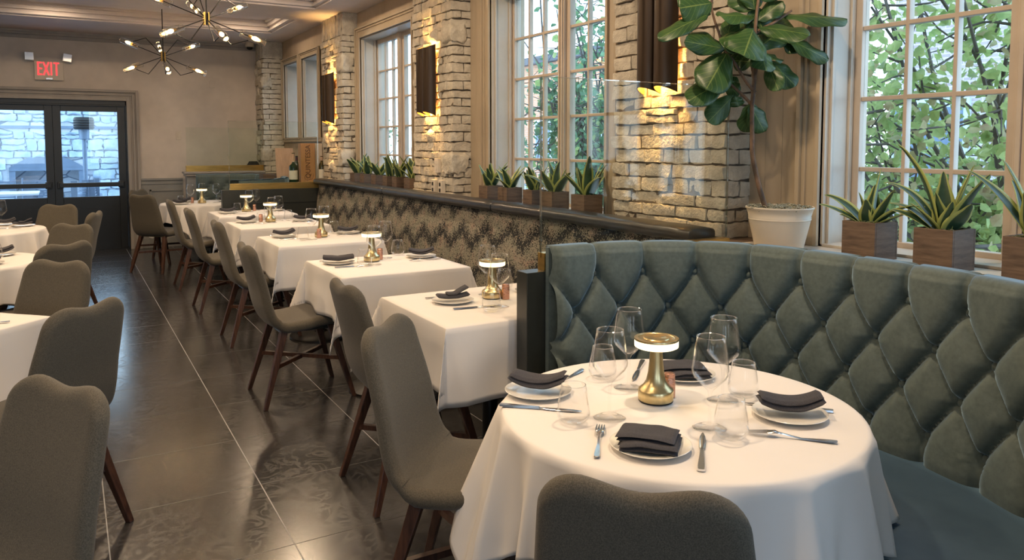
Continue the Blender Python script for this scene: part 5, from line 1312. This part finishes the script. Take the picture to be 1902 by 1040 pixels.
st2 = MB(); st2.box(2.10, 2.60, 9.72, 10.05, 0, .985); 
mb = MB(); T = Matrix.Translation((2.34, 10.10, 1.0))
mb.box(-.20, .20, -.12, .12, 0, .012, T)
for a, b, c, d in ((-.20, .20, -.12, -.108), (-.20, .20, .108, .12), (-.20, -.188, -.108, .108), (.188, .20, -.108, .108)): mb.box(a, b, c, d, .012, .085, T)
tag(mb.build('wooden_crate', M['boxwood'], smooth=False, bevel=.002), 'low weathered wooden crate behind the curved far booth', 'crate')
mb = MB(); mb.box(2.50, 2.60, 9.7, 11.3, .93, 1.0); mb.box(2.12, 2.56, 9.95, 10.25, .93, 1.0); mb.box(2.40, 2.6, 9.7, 9.95, .93, 1.0); struct(mb.build('trim_11', M['ledge'], smooth=False))
mb = MB(); mb.prism([(-.09, 0), (.09, 0), (.055, .055), (-.055, .055)], -.003, .003, Matrix.Translation((2.33, 11.51, 1.165)) @ Matrix.Rotation(PI/2, 4, 'X')); tag(mb.build('tent_card', M['dark'], smooth=False), 'small black tent card on brass rail of the grey half wall', 'sign')

# ------------------------------------------------------------------ outdoors
mb = MB(); mb.add([(-14, YB+.2, -.02), (3.2, YB+.2, -.02), (3.2, 24, -.02), (-14, 24, -.02)], [(0, 1, 2, 3)]); mb.add([(3.2, -10, -.02), (26, -10, -.02), (26, 34, -.02), (3.2, 34, -.02)], [(0, 1, 2, 3)])
struct(mb.build('ground', M['patio'], smooth=False))
sw_ = thing('stone_wall', 'tall pale fieldstone wall with arched fireplace seen through the glass doors', 'wall', (0, 17.5, 0))
mb = MB(); fa, fb = -.98, .28; cx0 = (fa+fb)/2
mb.box(-6, fa, 0, .5, 0, 2.35); mb.box(fb, 1.02, 0, .5, 0, 2.35)
arc = [(fa+(fb-fa)*i/16, 1.02+.27*math.sin(PI*i/16)) for i in range(17)]
for (a, b), (c, d) in zip(arc, arc[1:]): mb.add([(a, 0, b), (c, 0, d), (c, 0, 2.35), (a, 0, 2.35), (a, .5, b), (c, .5, d)], [(0, 1, 2, 3), (0, 4, 5, 1)])
rs = random.Random(77); sb_ = MB(); z = 0.0
while z < 2.30:
    h = rs.uniform(.13, .24); h = min(h, 2.35-z); x = -2.6
    while x < 1.0:
        w_ = rs.uniform(.16, .46); x1_ = min(x+w_, 1.02); zz = [(z, z+h)] if rs.random() < .7 else [(z, z+h*.5), (z+h*.5, z+h)]
        for a_, b_ in zz:
            mx = (x+x1_)/2; inside = fa-.02 < mx < fb+.02 and (a_+b_)/2 < 1.02+.24*math.sin(PI*min(1, max(0, (mx-fa)/(fb-fa))))
            if not inside and not (1.74 < (a_+b_)/2 < 1.86): rough_block(sb_, max(x, -2.6)+.008, x1_-.008, -.045, .05, a_+.008, b_-.008, rs, r=.02, amp=.022, div=.06)
        x = x1_
    z += h
sb_.build('stones', M['stonef'], sw_, angle=50)
mb.add([(fa, 0, 2.35), (fb, 0, 2.35), (fb, .5, 2.35), (fa, .5, 2.35)], [(0, 1, 2, 3)])
mb.build('masonry', M['stone'], sw_, smooth=False)
mb = MB(); mb.box(-6, 1.04, -.04, .54, 1.78, 1.83); mb.build('string_course', M['patiometal'], sw_, smooth=False)
mb = MB(); mb.box(fa, fb, .45, .5, 0, 1.35); mb.build('firebox_back', M['stone'], sw_, smooth=False)
mb = MB()
for i in range(16): (a, b), (c, d) = arc[i], arc[i+1]; mb.add([(a, -.03, b), (c, -.03, d), (c, -.03, 1.0), (a, -.03, 1.0)], [(0, 3, 2, 1)])
mb.box(fa-.0, fb+.0, -.05, .0, .96, 1.01); mb.box(fa, fa+.10, -.03, 0, 0, 1.0); mb.box(fb-.10, fb, -.03, 0, 0, 1.0); mb.build('metal_hood', M['patiometal'], sw_, smooth=False)
mb = MB(); mb.box(1.02, 2.6, 17.2, 17.8, 0, 3.4); tag(mb.build('brick_column', M['redbrick'], smooth=False), 'pale brick column right of the stone wall outside', 'column')
ph = thing('patio_heater', 'tall outdoor patio heater outside the right-hand glass door', 'heater', (.255, 15.0, 0))
mb = MB(); mb.lathe([(.26, 0), (.26, .45), (.24, .62), (.10, .66), (.10, .70)], seg=28); mb.build('cylinder_housing', M['patiometal'], ph)
mb = MB(); mb.lathe([(.035, .70), (.035, 1.55), (.075, 1.56), (.085, 1.72)], seg=20); mb.build('pole', M['patiometal'], ph)
mb = MB(); mb.lathe([(.14, 1.72), (.155, 1.74), (.155, 1.90), (.14, 1.93)], seg=28)
for k in range(4): mb.lathe([(.155, 1.75+.04*k), (.162, 1.76+.04*k), (.155, 1.77+.04*k)], seg=28, open_=True)
mb.build('burner_head', M['iron'], ph)
def patio_table(x, y, label):
    t = thing('patio_table', label, 'table', (x, y, 0), 0, 'patio tables outside the doors'); mb = MB(); mb.box(-.55, .55, -.4, .4, .70, .73); mb.build('tabletop', M['patiolight'], t, smooth=False, bevel=.004)
    for a in (-.5, .5):
        for b in (-.35, .35): q = MB(); q.box(a-.02, a+.02, b-.02, b+.02, 0, .70); q.build('leg', M['patiometal'], t, smooth=False)
def patio_chair(x, y, rz, label):
    t = thing('patio_chair', label, 'chair', (x, y, 0), rz, 'patio chairs outside the doors'); mb = MB(); mb.box(-.22, .22, -.22, .22, .42, .45); mb.build('seat', M['patiometal'], t, smooth=False)
    mb = MB()
    for k in range(9): z = .50+k*.042; mb.box(-.22, .22, -.25-.012*k*.6, -.235-.012*k*.6, z, z+.026)
    mb.box(-.235, -.215, -.31, -.22, .42, .9); mb.box(.215, .235, -.31, -.22, .42, .9); mb.build('backrest', M['patiometal'], t, smooth=False)
    for a in (-.21, .21):
        for b in (-.21, .21): q = MB(); q.box(a-.015, a+.015, b-.015, b+.015, 0, .42); q.build('leg', M['patiometal'], t, smooth=False)
patio_table(-.95, 13.9, 'pale patio table outside the left-hand door'); patio_table(.55, 16.1, 'pale patio table near the heater beyond the right-hand door')
patio_chair(-.10, 13.9, math.radians(70), 'slatted patio chair just left of the door meeting stile'); patio_chair(-1.0, 15.3, 0, 'slatted patio chair behind the left patio table'); patio_chair(-.5, 15.5, .2, 'slatted patio chair in front of the fireplace'); patio_chair(.62, 14.2, math.radians(-100), 'tilted patio chair at right edge of the door glass')

# town houses across the street
def house(name, x0, x1, y0, y1, h, m, label, wins, face='x'):
    t = thing(name, label, 'building', (0, 0, 0)); mb = MB(); mb.box(x0, x1, y0, y1, 0, h); mb.build('walls', m, t, smooth=False)
    mb = MB(); mb.box(x0-.3, x1, y0-.2, y1+.2, h, h+.25); mb.build('roof', M['roofing'], t, smooth=False)
    for (yy, zz, w_, hh) in wins:
        f = MB(); f.box(x0-.06, x0, yy-w_/2-.1, yy+w_/2+.1, zz-.1, zz+hh+.15); f = f.build('window', M['patiolight'], t, smooth=False)
        g = MB(); g.box(x0-.08, x0-.06, yy-w_/2, yy+w_/2, zz, zz+hh); g.build('pane', M['patiometal'], f, smooth=False)
house('town_house', 13, 18, 4.0, 8.6, 6.2, M['redbrick'], 'pale brick house with blue-grey windows seen through the near window', [(6.0, .6, 1.2, 1.5), (7.9, .6, 1.2, 1.5), (6.0, 3.2, 1.0, 1.5)])
house('orange_brick_house', 15, 20, 18.6, 26.0, 4.4, M['orangebrick'], 'low orange brick house glimpsed through the centre window branches', [(20.5, 1.0, .9, 1.2), (23.5, 1.0, .9, 1.2)])

def tree(loc, label, seed, spread, zr, n_leaf, size, m, trunk_r=.05, nb=16, twigs=60, cat='tree'):
    r3 = random.Random(seed); t = thing('leafy_tree' if cat == 'tree' else 'shrub', label, cat, loc)
    mb = MB(); ends = []; sxx, syy = spread; z0_, z1_ = zr
    for k in range(nb):
        a = r3.uniform(0, 6.28); e = Vector((sxx*math.cos(a)*r3.uniform(.3, 1), syy*math.sin(a)*r3.uniform(.3, 1), r3.uniform(z0_+.3, z1_))); s_ = Vector((r3.uniform(-.1, .1), r3.uniform(-.1, .1), 0)); m_ = s_.lerp(e, .5)+Vector((r3.uniform(-.3, .3), r3.uniform(-.3, .3), r3.uniform(-.1, .5)))
        P_ = catmull([s_, s_.lerp(m_, .5)+Vector((0, 0, .15)), m_, e], 5); mb.tube(P_, [trunk_r*(1-i/len(P_))*.6+.007 for i in range(len(P_))], 5, cap=False); ends += P_[6:]
    for k in range(twigs):
        p = r3.choice(ends); d = Vector((r3.uniform(-1, 1), r3.uniform(-1, 1), r3.uniform(-.5, .8))).normalized()*r3.uniform(.3, .9); P_ = catmull([p, p+d*.5+Vector((0, 0, r3.uniform(-.1, .1))), p+d], 4)
        mb.tube(P_, [.0075*(1-i/len(P_))+.0025 for i in range(len(P_))], 4, cap=False); ends += P_[2:]
    mb.build('branches', M['treebark'], t)
    mb = MB(); mats = m if isinstance(m, list) else [m]
    for k in range(n_leaf):
        p = r3.choice(ends)+Vector((r3.gauss(0, .10), r3.gauss(0, .10), r3.gauss(0, .10))); d = Vector((r3.gauss(0, 1), r3.gauss(0, 1), r3.gauss(-.5, .7))).normalized(); u = d.cross(Vector((r3.gauss(0, 1), r3.gauss(0, 1), r3.gauss(0, 1)))).normalized(); n3 = d.cross(u); L_ = size*r3.uniform(.6, 1.2); w_ = L_*.42
        mb.add([p, p+d*L_*.3+u*w_-n3*.1*L_, p+d*L_*.7+u*w_*.7-n3*.08*L_, p+d*L_, p+d*L_*.7-u*w_*.7-n3*.08*L_, p+d*L_*.3-u*w_-n3*.1*L_, p+d*L_*.5+n3*.03*L_], [(0, 1, 6), (1, 2, 6), (2, 3, 6), (3, 4, 6), (4, 5, 6), (5, 0, 6)], [(.5, 0), (1, .3), (1, .7), (.5, 1), (0, .7), (0, .3), (.5, .5)], mi=0 if r3.random() < .82 or len(mats) == 1 else 1)
    o = mb.build('foliage', mats, t, smooth=False); return t
TL = [M['treeleaf'], M['treeleaf2']]
tree((5.4, 2.6, 0), 'light green leafy tree filling the near window', 3, (1.5, 1.6), (.4, 3.6), 8500, .078, TL, nb=28, twigs=300, trunk_r=.03)
tree((5.9, 5.1, 0), 'leafy tree with yellowing leaves between near and centre windows', 4, (1.0, 1.2), (.5, 3.4), 2200, .07, TL, nb=20, twigs=120, trunk_r=.03)
tree((6.4, 7.6, 0), 'dark-branched tree in the centre window, nearer one', 6, (1.1, 1.3), (.4, 4.2), 2600, .11, [M['shrubleaf'], M['treeleaf']], nb=30, twigs=420)
tree((7.2, 10.2, 0), 'twiggy tree with green crown in left part of centre window', 7, (1.2, 1.5), (.4, 4.6), 2800, .13, [M['shrubleaf'], M['treeleaf']], nb=30, twigs=420)
tree((6.2, 17.5, 0), 'low dark shrub seen at bottom of the farther window', 8, (1.0, 2.0), (.2, 1.9), 900, .09, [M['shrubleaf']], nb=14, twigs=60, cat='shrub')
